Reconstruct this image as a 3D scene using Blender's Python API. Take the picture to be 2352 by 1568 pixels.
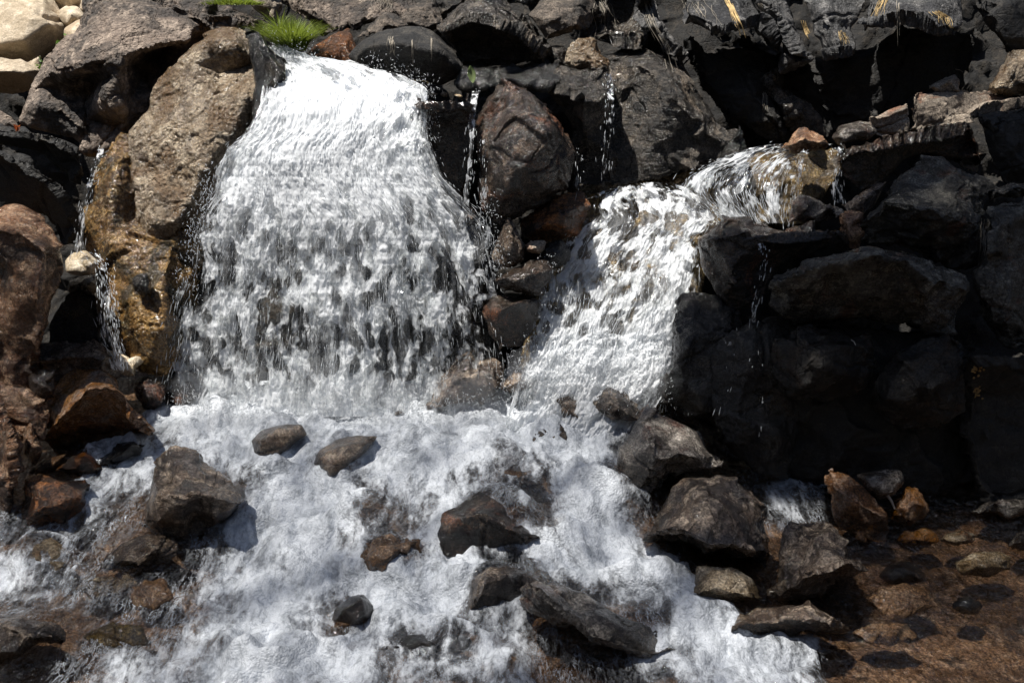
import bpy, bmesh, math, random
import numpy as np
from mathutils import Vector
from mathutils.geometry import delaunay_2d_cdt

for o in list(bpy.data.objects):
    bpy.data.objects.remove(o)
SC = bpy.context.scene
COL = SC.collection
PI = math.pi

# ------------------------------------------------------------------ camera, sky, sun, exposure
CAM = (0.0, -5.0, 1.75)
PITCH = math.radians(18)
FOC = 35.0
cd = bpy.data.cameras.new("camera")
cam = bpy.data.objects.new("camera", cd)
COL.objects.link(cam)
cam.location = CAM
cam.rotation_euler = (math.radians(90) - PITCH, 0, 0)
cd.lens = FOC
cd.sensor_width = 36
cd.clip_start = 0.05
cd.clip_end = 500
SC.camera = cam

SUN = np.array([-0.30, -0.14, 0.90])
SUN = SUN / np.linalg.norm(SUN)
SUN_STRENGTH = 5.0
SKY_STRENGTH = 0.055
EXPOSURE = 0.6
w = bpy.data.worlds.new("World")
SC.world = w
w.use_nodes = True
wn = w.node_tree
bg = wn.nodes["Background"]
sky = wn.nodes.new("ShaderNodeTexSky")
sky.sky_type = 'NISHITA'
sky.sun_disc = False
sky.sun_elevation = math.asin(SUN[2])
sky.sun_rotation = math.atan2(SUN[0], SUN[1])
wn.links.new(sky.outputs[0], bg.inputs[0])
bg.inputs[1].default_value = SKY_STRENGTH
sl = bpy.data.lights.new("sun", 'SUN')
sl.energy = SUN_STRENGTH
sl.angle = math.radians(0.53)
sl.color = (1.0, 0.96, 0.90)
so = bpy.data.objects.new("sun", sl)
COL.objects.link(so)
so.rotation_euler = Vector(SUN).to_track_quat('Z', 'Y').to_euler()
so.location = (0, 0, 20)
SC.view_settings.view_transform = 'Standard'
SC.view_settings.look = 'None'
SC.view_settings.exposure = EXPOSURE
SC.view_settings.gamma = 1
SC.view_settings.use_curve_mapping = False
SC.cycles.use_denoising = True
SC.cycles.max_bounces = 8
SC.cycles.diffuse_bounces = 3
SC.cycles.glossy_bounces = 3
SC.cycles.transparent_max_bounces = 24
SC.cycles.transmission_bounces = 4
SC.cycles.caustics_reflective = False
SC.cycles.caustics_refractive = False
SC.cycles.sample_clamp_indirect = 6

# ------------------------------------------------------------------ photograph pixel (2352 x 1568 grid) -> ray
SP, CP = math.sin(PITCH), math.cos(PITCH)
K = 18.0 / FOC / 1176.0


def rays(px, py):
    u = (np.asarray(px, float) - 1176.0) * K
    v = (784.0 - np.asarray(py, float)) * K
    return np.stack([u, CP + v * SP, -SP + v * CP], -1)


def at(px, py, Y):
    d = rays(px, py)
    t = (Y - CAM[1]) / d[..., 1]
    return np.array(CAM) + d * t[..., None]


def to_px(P):
    d = P - np.array(CAM)
    f = d[..., 1] * CP - d[..., 2] * SP
    v = d[..., 1] * SP + d[..., 2] * CP
    return 1176 + d[..., 0] / f / K, 784 - v / f / K


SY = np.array([-12, -5.0, -3.0, -1.9, -1.4, -1.1, -0.55, 0.0, 0.6])
SZ = np.array([-1.3, -0.80, -0.68, -0.60, -0.55, -0.46, -0.27, -0.2, -0.1])


def stream_z(x, y):
    z = np.interp(y, SY, SZ)
    # the right-hand pool lies lower and flatter
    k = np.clip((x - 0.55) / 0.7, 0, 1)
    k = k * k * (3 - 2 * k)
    flat = np.interp(y, [-12, -3, -1.0, -0.5, 0.6], [-1.3, -0.66, -0.585, -0.5, -0.42])
    return z * (1 - k) + flat * k


def on_stream(px, py):
    d = rays(px, py)
    t = 3.0
    lo, hi = 1.5, 9.0
    for _ in range(40):
        m = 0.5 * (lo + hi)
        P = np.array(CAM) + d * m
        if P[2] > stream_z(P[0], P[1]):
            lo = m
        else:
            hi = m
    return np.array(CAM) + d * lo


# ------------------------------------------------------------------ noise in numpy
def _h(ix, iy, iz, s):
    h = (ix.astype(np.uint32) * np.uint32(374761393) + iy.astype(np.uint32) * np.uint32(668265263)
         + iz.astype(np.uint32) * np.uint32(2147483647) + np.uint32((s * 974634777) & 0xffffffff))
    h = (h ^ (h >> np.uint32(13))) * np.uint32(1274126177)
    h = (h ^ (h >> np.uint32(16))) * np.uint32(2246822519)
    h = h ^ (h >> np.uint32(15))
    return h.astype(np.float32) * np.float32(2.0 / 4294967295.0) - np.float32(1.0)


def vnoise(p, s=0):
    f = np.floor(p)
    i = f.astype(np.int64)
    t = (p - f).astype(np.float32)
    t = t * t * (3 - 2 * t)
    x, y, z = i[..., 0], i[..., 1], i[..., 2]
    tx, ty, tz = t[..., 0], t[..., 1], t[..., 2]
    r = 0
    for dz in (0, 1):
        wz = tz if dz else 1 - tz
        for dy in (0, 1):
            wy = ty if dy else 1 - ty
            a = _h(x, y + dy, z + dz, s)
            b = _h(x + 1, y + dy, z + dz, s)
            r = r + (a + (b - a) * tx) * wy * wz
    return r


def fbm(p, sc, oct=4, s=0, gain=0.5, ridge=False):
    q = p * sc
    a, r = 1.0, 0
    tot = 0
    for k in range(oct):
        n = vnoise(q + 17.3 * k, s + k)
        if ridge:
            n = 1 - 2 * np.abs(n)
        r = r + n * a
        tot += a
        a *= gain
        q = q * 2.03
    return r / tot


def worley_sites(p, cell, rng, cap=500):
    n = len(p)
    ext = p.max(0) - p.min(0)
    area = 2 * (ext[0] * ext[2] + ext[0] * ext[1] + ext[1] * ext[2])
    k = int(min(cap, max(6, area / (cell * cell) * 0.8)))
    sites = p[rng.integers(0, n, k)]
    idx = np.empty(n, int)
    d1 = np.empty(n)
    for a in range(0, n, 4000):
        q = p[a:a + 4000]
        d = ((q[:, None, :] - sites[None]) ** 2).sum(-1)
        idx[a:a + 4000] = d.argmin(1)
        d1[a:a + 4000] = np.sqrt(d.min(1))
    return sites, idx, d1


def facets(p, cell, tilt, rng, warp=0.25):
    q = p + cell * warp * np.stack([vnoise(p / cell * 1.7, 91), vnoise(p / cell * 1.7, 92), vnoise(p / cell * 1.7, 93)], -1)
    sites, idx, _ = worley_sites(q, cell, rng)
    g = rng.normal(0, tilt, (len(sites), 3))
    off = rng.normal(0, tilt * cell * 0.35, len(sites))
    d = ((q - sites[idx]) * g[idx]).sum(-1) + off[idx]
    return np.clip(d, -cell * 0.35, cell * 0.35)


def chisel(co, nr, n, R, depth, tilt, rng):
    """knock flat chips off: push everything proud of a random local plane back onto that plane"""
    R2 = R * R * (1 + 0.75 * vnoise(co * (1.6 / R), 5))
    for i in rng.integers(0, len(co), n):
        s_ = co[i].copy()
        m = nr[i] + rng.normal(0, tilt, 3)
        m /= np.linalg.norm(m)
        dp = depth * rng.uniform(0.4, 1.2)
        q = co - s_
        r2 = (q * q).sum(1)
        msk = r2 < R2 * rng.uniform(0.5, 1.3)
        idx = np.where(msk)[0]
        h = q[idx] @ m + dp
        up = (h > 0) & ((nr[idx] @ m) > 0.42)
        idx, h = idx[up], np.minimum(h[up], depth * 1.3)
        co[idx] -= m * h[:, None]
    return co


# ------------------------------------------------------------------ object helpers
def tag(o, label=None, cat=None, group=None, kind=None):
    if label:
        o["label"] = label
    if cat:
        o["category"] = cat
    if group:
        o["group"] = group
    if kind:
        o["kind"] = kind
    return o


def mesh_obj(name, V, F, mat, parent=None, smooth=True, origin=None):
    V = np.asarray(V, float)
    if origin is None:
        origin = np.array([V[:, 0].mean(), V[:, 1].mean(), V[:, 2].min()])
    if parent is not None:
        origin = np.array(parent.location)
    m = bpy.data.meshes.new(name)
    F = np.asarray(F)
    nf, k = F.shape
    m.vertices.add(len(V))
    m.vertices.foreach_set("co", (V - origin).astype(np.float32).ravel())
    m.loops.add(nf * k)
    m.loops.foreach_set("vertex_index", F.astype(np.int32).ravel())
    m.polygons.add(nf)
    m.polygons.foreach_set("loop_start", np.arange(0, nf * k, k, dtype=np.int32))
    m.update(calc_edges=True)
    m.validate()
    if smooth:
        m.polygons.foreach_set("use_smooth", np.ones(len(m.polygons), bool))
    m.materials.append(mat)
    o = bpy.data.objects.new(name, m)
    COL.objects.link(o)
    if parent is not None:
        o.parent = parent
    else:
        o.location = origin
    return o


def grid_faces(nu, nv):
    i = np.arange(nu * nv).reshape(nv, nu)
    return np.stack([i[:-1, :-1], i[:-1, 1:], i[1:, 1:], i[1:, :-1]], -1).reshape(-1, 4)


def add_attr(o, name, arr):
    a = o.data.attributes.new(name, 'FLOAT', 'POINT')
    a.data.foreach_set("value", np.asarray(arr, np.float32).ravel())


def add_uv(o, uv):
    l = o.data.uv_layers.new(name="UVMap")
    vi = np.empty(len(o.data.loops), np.int32)
    o.data.loops.foreach_get("vertex_index", vi)
    l.data.foreach_set("uv", uv[vi].astype(np.float32).ravel())


# ------------------------------------------------------------------ materials
class NT:
    def __init__(s, name):
        s.m = bpy.data.materials.new(name)
        s.m.use_nodes = True
        s.t = s.m.node_tree
        s.t.nodes.clear()
        s.out = s.n("ShaderNodeOutputMaterial")

    def n(s, typ, **kw):
        nd = s.t.nodes.new(typ)
        for k, v in kw.items():
            setattr(nd, k, v)
        return nd

    def set(s, sock, v):
        if v is None:
            return
        if hasattr(v, "is_linked") or isinstance(v, bpy.types.NodeSocket):
            s.t.links.new(v, sock)
        else:
            if isinstance(v, (tuple, list)) and len(v) == 3 and sock.type == 'RGBA':
                v = tuple(v) + (1,)
            sock.default_value = v

    def math(s, op, a, b=None, c=None, clamp=False):
        nd = s.n("ShaderNodeMath", operation=op, use_clamp=clamp)
        for i, v in enumerate((a, b, c)):
            if v is not None:
                s.set(nd.inputs[i], v)
        return nd.outputs[0]

    def mix(s, f, a, b, blend='MIX'):
        nd = s.n("ShaderNodeMix", data_type='RGBA', blend_type=blend)
        s.set(nd.inputs[0], f)
        s.set(nd.inputs[6], a)
        s.set(nd.inputs[7], b)
        return nd.outputs[2]

    def noise(s, vec, scale, detail=4, rough=0.5, dist=0.0, col=False):
        nd = s.n("ShaderNodeTexNoise")
        s.set(nd.inputs["Vector"], vec)
        nd.inputs["Scale"].default_value = scale
        nd.inputs["Detail"].default_value = detail
        nd.inputs["Roughness"].default_value = rough
        nd.inputs["Distortion"].default_value = dist
        return nd.outputs[1 if col else 0]

    def voro(s, vec, scale, feature='F1', rnd=1.0, col=False):
        nd = s.n("ShaderNodeTexVoronoi", feature=feature)
        s.set(nd.inputs["Vector"], vec)
        nd.inputs["Scale"].default_value = scale
        nd.inputs["Randomness"].default_value = rnd
        return nd.outputs["Color" if col else "Distance"]

    def ramp(s, f, a, b, lo=0.0, hi=1.0):
        nd = s.n("ShaderNodeMapRange", interpolation_type='SMOOTHSTEP')
        s.set(nd.inputs[0], f)
        nd.inputs[1].default_value = a
        nd.inputs[2].default_value = b
        nd.inputs[3].default_value = lo
        nd.inputs[4].default_value = hi
        return nd.outputs[0]

    def mapping(s, vec, scale=(1, 1, 1), rot=(0, 0, 0), loc=(0, 0, 0)):
        nd = s.n("ShaderNodeMapping")
        s.set(nd.inputs[0], vec)
        nd.inputs[1].default_value = loc
        nd.inputs[2].default_value = rot
        nd.inputs[3].default_value = scale
        return nd.outputs[0]

    def bump(s, h, strength, dist, normal=None):
        nd = s.n("ShaderNodeBump")
        s.set(nd.inputs["Height"], h)
        nd.inputs["Strength"].default_value = strength
        nd.inputs["Distance"].default_value = dist
        if normal is not None:
            s.set(nd.inputs["Normal"], normal)
        return nd.outputs[0]


MATS = {}


def rock_mat(name, dark, mid, light, patch=None, patch_amt=0.5, rough=0.8, wet=0.0, bump=1.0, speck=0.5,
             strata=0.0, strata_rot=(0.3, 0.2, 0.4), patch_scale=4.0, glint=0.0, pits=0.0):
    """rock: three-tone mottling, mineral specks, a stain, fine relief; wet = a film of water"""
    t = NT(name)
    tc = t.n("ShaderNodeTexCoord")
    oi = t.n("ShaderNodeObjectInfo")
    sh = t.n("ShaderNodeVectorMath", operation='SCALE')
    sh.inputs[0].default_value = (37.0, 91.0, 53.0)
    t.set(sh.inputs[3], oi.outputs["Random"])
    ad = t.n("ShaderNodeVectorMath", operation='ADD')
    t.set(ad.inputs[0], tc.outputs["Object"])
    t.set(ad.inputs[1], sh.outputs[0])
    P = ad.outputs[0]
    n1 = t.noise(P, 3.2, 9, 0.62, 0.6)
    n2 = t.noise(P, 14.0, 8, 0.7, 0.4)
    n3 = t.noise(P, 95.0, 3, 0.75)
    c = t.mix(t.ramp(n1, 0.38, 0.62), dark, mid)
    c = t.mix(t.ramp(n2, 0.45, 0.68), c, light)
    if patch:
        pn = t.noise(P, patch_scale, 6, 0.6, 0.8)
        c = t.mix(t.math('MULTIPLY', t.ramp(pn, 0.62 - 0.25 * patch_amt, 0.72 - 0.2 * patch_amt), 0.85), c, patch)
    if strata:
        sv = t.mapping(P, (1.5, 1.5, 16), strata_rot)
        sn = t.noise(sv, 2.2, 6, 0.6, 0.3)
        c = t.mix(t.math('MULTIPLY', t.ramp(sn, 0.42, 0.6), strata), c, t.mix(0.6, c, dark, 'MULTIPLY'))
    # specks
    sp = t.ramp(n3, 0.38, 0.66, 1.0 - speck, 1.0 + speck)
    hs = t.n("ShaderNodeHueSaturation")
    t.set(hs.inputs["Value"], sp)
    t.set(hs.inputs["Color"], c)
    c = hs.outputs[0]
    vn = t.n("ShaderNodeMapRange")
    t.set(vn.inputs[0], oi.outputs["Random"])
    vn.inputs[3].default_value = 0.82
    vn.inputs[4].default_value = 1.2
    hv = t.n("ShaderNodeHueSaturation")
    t.set(hv.inputs["Value"], vn.outputs[0])
    t.set(hv.inputs["Color"], c)
    c = hv.outputs[0]
    # worn, paler edges
    ge = t.n("ShaderNodeNewGeometry")
    edge = t.math('MULTIPLY', t.ramp(ge.outputs["Pointiness"], 0.515, 0.60), t.ramp(n2, 0.4, 0.6, 0.1, 0.6))
    c = t.mix(edge, c, light)
    # dark and glossy where the stream keeps it wet
    wl = t.n("ShaderNodeAttribute")
    wl.attribute_name = "wetline"
    wlf = wl.outputs["Fac"]
    dk = t.n("ShaderNodeHueSaturation")
    dk.inputs["Value"].default_value = 0.36
    dk.inputs["Saturation"].default_value = 1.15
    t.set(dk.inputs["Color"], c)
    c = t.mix(wlf, c, dk.outputs[0])
    # relief
    b1 = t.noise(P, 30.0, 9, 0.72, 0.3)
    b2 = t.noise(P, 120.0, 4, 0.7)
    h = t.math('MULTIPLY_ADD', b2, 0.3, b1)
    ck = t.voro(t.mapping(P, (1, 1, 1.6), (0.5, 0.3, 0)), 9.0, 'DISTANCE_TO_EDGE')
    wv = t.ramp(ck, 0.0, 0.035, -0.35, 0.0)
    h = t.math('ADD', h, t.math('MULTIPLY', wv, t.ramp(n1, 0.45, 0.6)))
    if pits:
        pv = t.voro(P, 42.0)
        h = t.math('MULTIPLY_ADD', t.ramp(pv, 0.15, 0.6), pits, h)
    if strata:
        h = t.math('MULTIPLY_ADD', sn, strata * 1.5, h)
    N = t.bump(h, 0.85, 0.014 * bump)
    bs = t.n("ShaderNodeBsdfPrincipled")
    t.set(bs.inputs["Base Color"], c)
    t.set(bs.inputs["Normal"], N)
    rn = t.ramp(n2, 0.35, 0.65, max(0.08, rough - 0.15), min(1, rough + 0.15))
    if wet:
        wm = t.ramp(t.noise(P, 5.0, 4, 0.6), 0.5 - 0.35 * wet, 0.62 - 0.3 * wet)
        rn = t.math('MULTIPLY', rn, t.math('SUBTRACT', 1.0, t.math('MULTIPLY', wm, 0.72)))
        bs.inputs["Coat IOR"].default_value = 1.33
        t.set(bs.inputs["Coat Weight"], t.math('MULTIPLY', wm, 0.8 * wet))
        bs.inputs["Coat Roughness"].default_value = 0.10
        N2 = t.bump(t.noise(P, 45.0, 5, 0.6), 0.8, 0.012)
        t.set(bs.inputs["Coat Normal"], N2)
    rn = t.math('MULTIPLY', rn, t.math('SUBTRACT', 1.0, t.math('MULTIPLY', wlf, 0.6)))
    t.set(bs.inputs["Roughness"], rn)
    bs.inputs["Specular IOR Level"].default_value = 0.4
    t.t.links.new(bs.outputs[0], t.out.inputs[0])
    MATS[name] = t.m
    return t.m


rock_mat("tan_rough", (0.085, 0.062, 0.042), (0.25, 0.19, 0.125), (0.41, 0.335, 0.24), patch=(0.10, 0.058, 0.026), patch_amt=0.6, rough=0.55, bump=1.5, speck=0.35, pits=0.4, wet=0.4, patch_scale=2.6)
rock_mat("brown_boulder", (0.055, 0.043, 0.034), (0.19, 0.145, 0.112), (0.36, 0.29, 0.23), patch=(0.024, 0.021, 0.019), patch_amt=0.62, rough=0.65, bump=1.5, speck=0.3, pits=0.4, patch_scale=3.0)
rock_mat("pale_rock", (0.40, 0.32, 0.22), (0.58, 0.48, 0.35), (0.70, 0.60, 0.46), patch=(0.34, 0.26, 0.17), patch_amt=0.25, rough=0.9, bump=0.9, speck=0.18)
rock_mat("moss_orange", (0.075, 0.040, 0.014), (0.21, 0.115, 0.036), (0.36, 0.225, 0.085), patch=(0.035, 0.030, 0.016), patch_amt=0.6, rough=0.35, wet=1.0, bump=1.8, speck=0.5, patch_scale=5, pits=0.4)
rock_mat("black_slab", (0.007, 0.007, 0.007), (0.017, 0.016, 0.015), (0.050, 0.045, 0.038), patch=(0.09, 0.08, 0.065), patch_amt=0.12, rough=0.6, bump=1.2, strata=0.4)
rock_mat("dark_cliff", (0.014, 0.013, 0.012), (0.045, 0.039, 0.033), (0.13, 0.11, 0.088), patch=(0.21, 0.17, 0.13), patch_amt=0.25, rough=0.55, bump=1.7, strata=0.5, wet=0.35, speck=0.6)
rock_mat("grey_cliff", (0.030, 0.030, 0.031), (0.085, 0.084, 0.083), (0.20, 0.19, 0.18), patch=(0.022, 0.022, 0.024), patch_amt=0.5, rough=0.55, bump=1.6, strata=0.3, speck=0.6)
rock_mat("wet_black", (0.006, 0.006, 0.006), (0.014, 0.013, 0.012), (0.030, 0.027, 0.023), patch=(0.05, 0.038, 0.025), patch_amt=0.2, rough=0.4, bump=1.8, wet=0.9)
rock_mat("wet_brown", (0.010, 0.008, 0.007), (0.033, 0.024, 0.018), (0.095, 0.066, 0.046), patch=(0.11, 0.045, 0.022), patch_amt=0.25, rough=0.4, bump=1.6, wet=0.9, speck=0.6)
rock_mat("red_brown", (0.075, 0.036, 0.021), (0.24, 0.125, 0.068), (0.46, 0.30, 0.185), patch=(0.04, 0.030, 0.025), patch_amt=0.42, rough=0.5, bump=1.5, wet=0.5, strata=0.3, speck=0.5)
rock_mat("orange_rock", (0.12, 0.048, 0.014), (0.33, 0.145, 0.038), (0.44, 0.29, 0.19), patch=(0.22, 0.18, 0.15), patch_amt=0.4, rough=0.5, bump=1.3, wet=0.6, strata=0.35)
rock_mat("stream_grey", (0.055, 0.045, 0.038), (0.19, 0.165, 0.14), (0.42, 0.375, 0.32), patch=(0.10, 0.045, 0.03), patch_amt=0.35, rough=0.42, bump=1.4, wet=1.0, strata=0.5, speck=0.5)
rock_mat("stream_brown", (0.040, 0.030, 0.024), (0.17, 0.122, 0.088), (0.38, 0.30, 0.225), patch=(0.05, 0.042, 0.038), patch_amt=0.5, rough=0.42, bump=1.4, wet=1.0, strata=0.35, speck=0.5)
rock_mat("tan_stream", (0.26, 0.18, 0.10), (0.48, 0.37, 0.24), (0.62, 0.52, 0.38), patch=(0.22, 0.10, 0.045), patch_amt=0.3, rough=0.6, bump=1.0, wet=0.5)
rock_mat("ledge_tan", (0.14, 0.11, 0.085), (0.27, 0.22, 0.17), (0.38, 0.32, 0.25), patch=(0.26, 0.13, 0.08), patch_amt=0.35, rough=0.85, bump=1.0)
rock_mat("grey_right", (0.022, 0.020, 0.017), (0.075, 0.068, 0.056), (0.20, 0.185, 0.15), patch=(0.10, 0.05, 0.03), patch_amt=0.22, rough=0.55, bump=1.3, strata=0.45, wet=0.2, speck=0.55)
rock_mat("rust", (0.05, 0.03, 0.02), (0.13, 0.055, 0.022), (0.32, 0.12, 0.035), patch=(0.025, 0.022, 0.02), patch_amt=0.5, rough=0.5, bump=1.6, wet=0.5)
rock_mat("algae_bed", (0.06, 0.042, 0.022), (0.15, 0.10, 0.042), (0.32, 0.22, 0.085), patch=(0.05, 0.038, 0.028), patch_amt=0.6, rough=0.5, bump=1.5, wet=0.8)
rock_mat("calcite", (0.45, 0.35, 0.22), (0.66, 0.54, 0.38), (0.8, 0.70, 0.55), rough=0.5, bump=1.8, wet=0.6, speck=0.2)
rock_mat("bed_brown", (0.10, 0.058, 0.032), (0.26, 0.155, 0.088), (0.42, 0.28, 0.18), patch=(0.05, 0.040, 0.03), patch_amt=0.15, rough=0.45, bump=1.0, wet=0.8, patch_scale=7)
rock_mat("brown_cliff", (0.035, 0.028, 0.022), (0.11, 0.088, 0.068), (0.23, 0.185, 0.145), patch=(0.02, 0.018, 0.016), patch_amt=0.5, rough=0.6, bump=1.4, strata=0.4)
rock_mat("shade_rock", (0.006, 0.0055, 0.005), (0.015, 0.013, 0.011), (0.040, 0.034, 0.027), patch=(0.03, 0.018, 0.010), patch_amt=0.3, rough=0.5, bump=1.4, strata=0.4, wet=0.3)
rock_mat("ground_rock", (0.007, 0.0065, 0.006), (0.020, 0.018, 0.015), (0.055, 0.047, 0.038), rough=0.8, bump=1.6)

# ------------------------------------------------------------------ rocks
NR = [0]
FOOT = []


def rock(name, label, mat, outline, Yb=None, lean=0.35, bulge=0.12, pts=None, ridges=(), thick=None, style='ang',
         amp=1.0, vox=0.011, cat='rock', group=None, seed=None, plane_at=None):
    """A closed rock. Its outline lies on a leaning plane at its own distance; the face in front of that plane
    is built from ridge lines and points, the body behind it has real thickness; then chipped and roughened."""
    NR[0] += 1
    rng = np.random.default_rng(seed if seed is not None else 100 + NR[0])
    O = np.array(outline, float)
    low = O[O[:, 1].argmax()]
    if Yb is None:
        B = on_stream(low[0], low[1])
    else:
        B = at(low[0], low[1], Yb)
    yb, zb = B[1], B[2] - 0.0

    def plane(px, py):
        d = rays(px, py)
        t = (yb - CAM[1] + lean * (CAM[2] - zb)) / (d[..., 1] - lean * d[..., 2])
        return np.array(CAM) + d * t[..., None], d / np.linalg.norm(d, axis=-1, keepdims=True)

    # roughen the outline
    pts2 = []
    n = len(O)
    for i in range(n):
        a, b = O[i], O[(i + 1) % n]
        L = np.hypot(*(b - a))
        pts2.append(a)
        if L > 34:
            k = int(L // 26)
            nrm = np.array([b[1] - a[1], a[0] - b[0]]) / L
            for j in range(1, k + 1):
                f = j / (k + 1)
                pts2.append(a + (b - a) * f + nrm * rng.normal(0, min(3.2, L * 0.03)))
    O2 = np.array(pts2)
    c = O.mean(0)
    inner = []
    edges = [(i, (i + 1) % len(O2)) for i in range(len(O2))]
    if pts is None and not ridges:
        for i in range(len(O)):
            f = rng.uniform(0.5, 0.72)
            inner.append((*(c + (O[i] - c) * f), bulge * rng.uniform(0.55, 1.0)))
        for _ in range(3):
            i = rng.integers(0, len(O))
            inner.append((*(c + (O[i] - c) * rng.uniform(0.05, 0.35)), bulge * rng.uniform(0.8, 1.25)))
    for p in (pts or []):
        inner.append(p)
    base = len(O2)
    for r in ridges:
        s0 = len(inner)
        for p in r:
            inner.append(p)
        for j in range(len(r) - 1):
            edges.append((base + s0 + j, base + s0 + j + 1))
    allp = [Vector((x / 100, y / 100)) for x, y in O2] + [Vector((p[0] / 100, p[1] / 100)) for p in inner]
    fw = [0.0] * len(O2) + [p[2] for p in inner]
    vs, _, fs, ov, _, _ = delaunay_2d_cdt(allp, edges, [], 1, 1e-5)
    V2 = np.array([(v.x * 100, v.y * 100) for v in vs])
    F = []
    for o_ in ov:
        F.append(np.mean([fw[k] for k in o_]) if len(o_) else 0.0)
    F = np.array(F)
    P0, D = plane(V2[:, 0], V2[:, 1])
    front = P0 - D * F[:, None]
    ext = np.ptp(P0[:, 0]) * 0.5 + np.ptp(P0[:, 2]) * 0.5
    if thick is None:
        thick = min(0.6, 0.55 * ext)
    # boundary loop of the triangulation
    cnt = {}
    for f in fs:
        for a, b in zip(f, f[1:] + f[:1]):
            cnt[(a, b)] = cnt.get((a, b), 0) + 1
    bd = {a: b for (a, b) in cnt if (b, a) not in cnt}
    cen = P0.mean(0)
    bvi = {}
    verts = [tuple(p) for p in front]
    for a in bd:
        p = cen + (P0[a] - cen) * 0.86 + D[a] * thick * 0.5
        bvi[a] = len(verts)
        verts.append(tuple(p))
    bvi2 = {}
    for a in bd:
        p = cen + (P0[a] - cen) * 0.6 + D[a] * thick
        bvi2[a] = len(verts)
        verts.append(tuple(p))
    ci = len(verts)
    verts.append(tuple(cen + D.mean(0) * thick * 1.1))
    bm = bmesh.new()
    bv = [bm.verts.new(v) for v in verts]
    for f in fs:
        try:
            bm.faces.new([bv[k] for k in f])
        except ValueError:
            pass
    for a, b in bd.items():
        for q in ((b, a, bvi[a], bvi[b]), (bvi[b], bvi[a], bvi2[a], bvi2[b]), (bvi2[b], bvi2[a], ci)):
            try:
                bm.faces.new([bv[k] for k in q])
            except ValueError:
                pass
    bmesh.ops.recalc_face_normals(bm, faces=bm.faces[:])
    me = bpy.data.meshes.new("tmp")
    bm.to_mesh(me)
    bm.free()
    tmp = bpy.data.objects.new("tmp", me)
    COL.objects.link(tmp)
    md = tmp.modifiers.new("r", 'REMESH')
    md.mode = 'VOXEL'
    vox = vox * 0.82
    md.voxel_size = max(vox, ext / 160)
    dg = bpy.context.evaluated_depsgraph_get()
    m2 = bpy.data.meshes.new_from_object(tmp.evaluated_get(dg))
    bpy.data.objects.remove(tmp)
    bpy.data.meshes.remove(me)
    nv = len(m2.vertices)
    if nv < 8:
        raise RuntimeError("remesh failed " + label)
    co = np.empty(nv * 3, np.float32)
    m2.vertices.foreach_get("co", co)
    co = co.reshape(-1, 3).astype(float)
    nr = np.empty(nv * 3, np.float32)
    m2.vertex_normals.foreach_get("vector", nr)
    nr = nr.reshape(-1, 3)
    bb0, bb1 = co.min(0) - 0.006, co.max(0) + 0.006
    s = NR[0] * 7
    sz = min(1.0, ext / 0.5)
    A = amp * (0.45 + 0.55 * sz)
    ed = np.empty(len(m2.edges) * 2, np.int32)
    m2.edges.foreach_get("vertices", ed)
    ed = ed.reshape(-1, 2)
    ii = np.concatenate([ed[:, 0], ed[:, 1]])
    jj = np.concatenate([ed[:, 1], ed[:, 0]])
    deg = np.maximum(np.bincount(ii, minlength=nv), 1)
    for _ in range(4):
        av = np.stack([np.bincount(ii, co[jj, k], nv) for k in range(3)], -1) / deg[:, None]
        co = co + (av - co) * 0.5
        an = np.stack([np.bincount(ii, nr[jj, k], nv) for k in range(3)], -1) + nr * 2
        nr = an / np.maximum(np.linalg.norm(an, axis=1, keepdims=True), 1e-9)
    lo = fbm(co, 4.5, 3, s)
    if style == 'ang':
        d = lo * 0.016 * A
        cuts = [(18, .30, .040 * A, .45), (60, .16, .020 * A, .55), (150, .07, .008 * A, .7)]
        micro = fbm(co, 24, 4, s + 5, 0.65) * 0.0065 * A + fbm(co, 13, 3, s + 6, 0.6, ridge=True) * 0.006 * A
    elif style == 'rough':
        d = lo * 0.026 * A + fbm(co, 11, 4, s + 2, 0.55) * 0.014 * A
        cuts = [(10, .25, .028 * A, .45), (70, .09, .010 * A, .7)]
        micro = fbm(co, 30, 4, s + 3, 0.65, ridge=True) * 0.007 * A
        _, _, w1 = worley_sites(co, 0.04, rng, 700)
        micro = micro + np.clip(0.02 - w1, 0, 0.02) * 0.45 * np.clip(fbm(co, 3, 2, s + 9) * 4, 0, 1)
    elif style == 'cliff':
        d = lo * 0.03 * A + fbm(co, 9, 2, s + 2) * 0.012 * A
        cuts = [(26, .34, .05 * A, .45), (110, .16, .024 * A, .6), (260, .07, .010 * A, .8)]
        st = co @ np.array([0.35, 0.1, 0.93])
        micro = fbm(np.stack([co[:, 0] * 3, co[:, 1] * 3, st * 14], -1), 1.0, 3, s) * 0.004 * A
        micro = micro + fbm(co, 30, 3, s + 12, 0.6, ridge=True) * 0.0075 * A
    else:
        d = lo * 0.02 * A + fbm(co, 12, 3, s + 1) * 0.006 * A
        cuts = [(8, .25, .012 * A, .25)]
        micro = fbm(co, 30, 3, s + 1) * 0.0025 * A
    co = co + nr * (d + 0.014 * A * sz + 0.002)[:, None]
    raw = co.copy()
    for (nc, R_, dp, tl) in cuts:
        co = chisel(co, nr, nc, R_ * (sz if R_ > .05 else max(sz, .5)), dp * sz, tl * 0.62, rng)
    mv = co - raw
    ml = np.linalg.norm(mv, axis=1, keepdims=True)
    lim = min(0.065, 0.12 * ext)
    co = raw + mv * np.minimum(1, lim / np.maximum(ml, 1e-9))
    for _ in range(1):
        av = np.stack([np.bincount(ii, co[jj, k], nv) for k in range(3)], -1) / deg[:, None]
        co = co + (av - co) * 0.4
    # chips are cut out of the block: bring the whole back to the size it was laid out with
    mn, mx_ = co.min(0), co.max(0)
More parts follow.
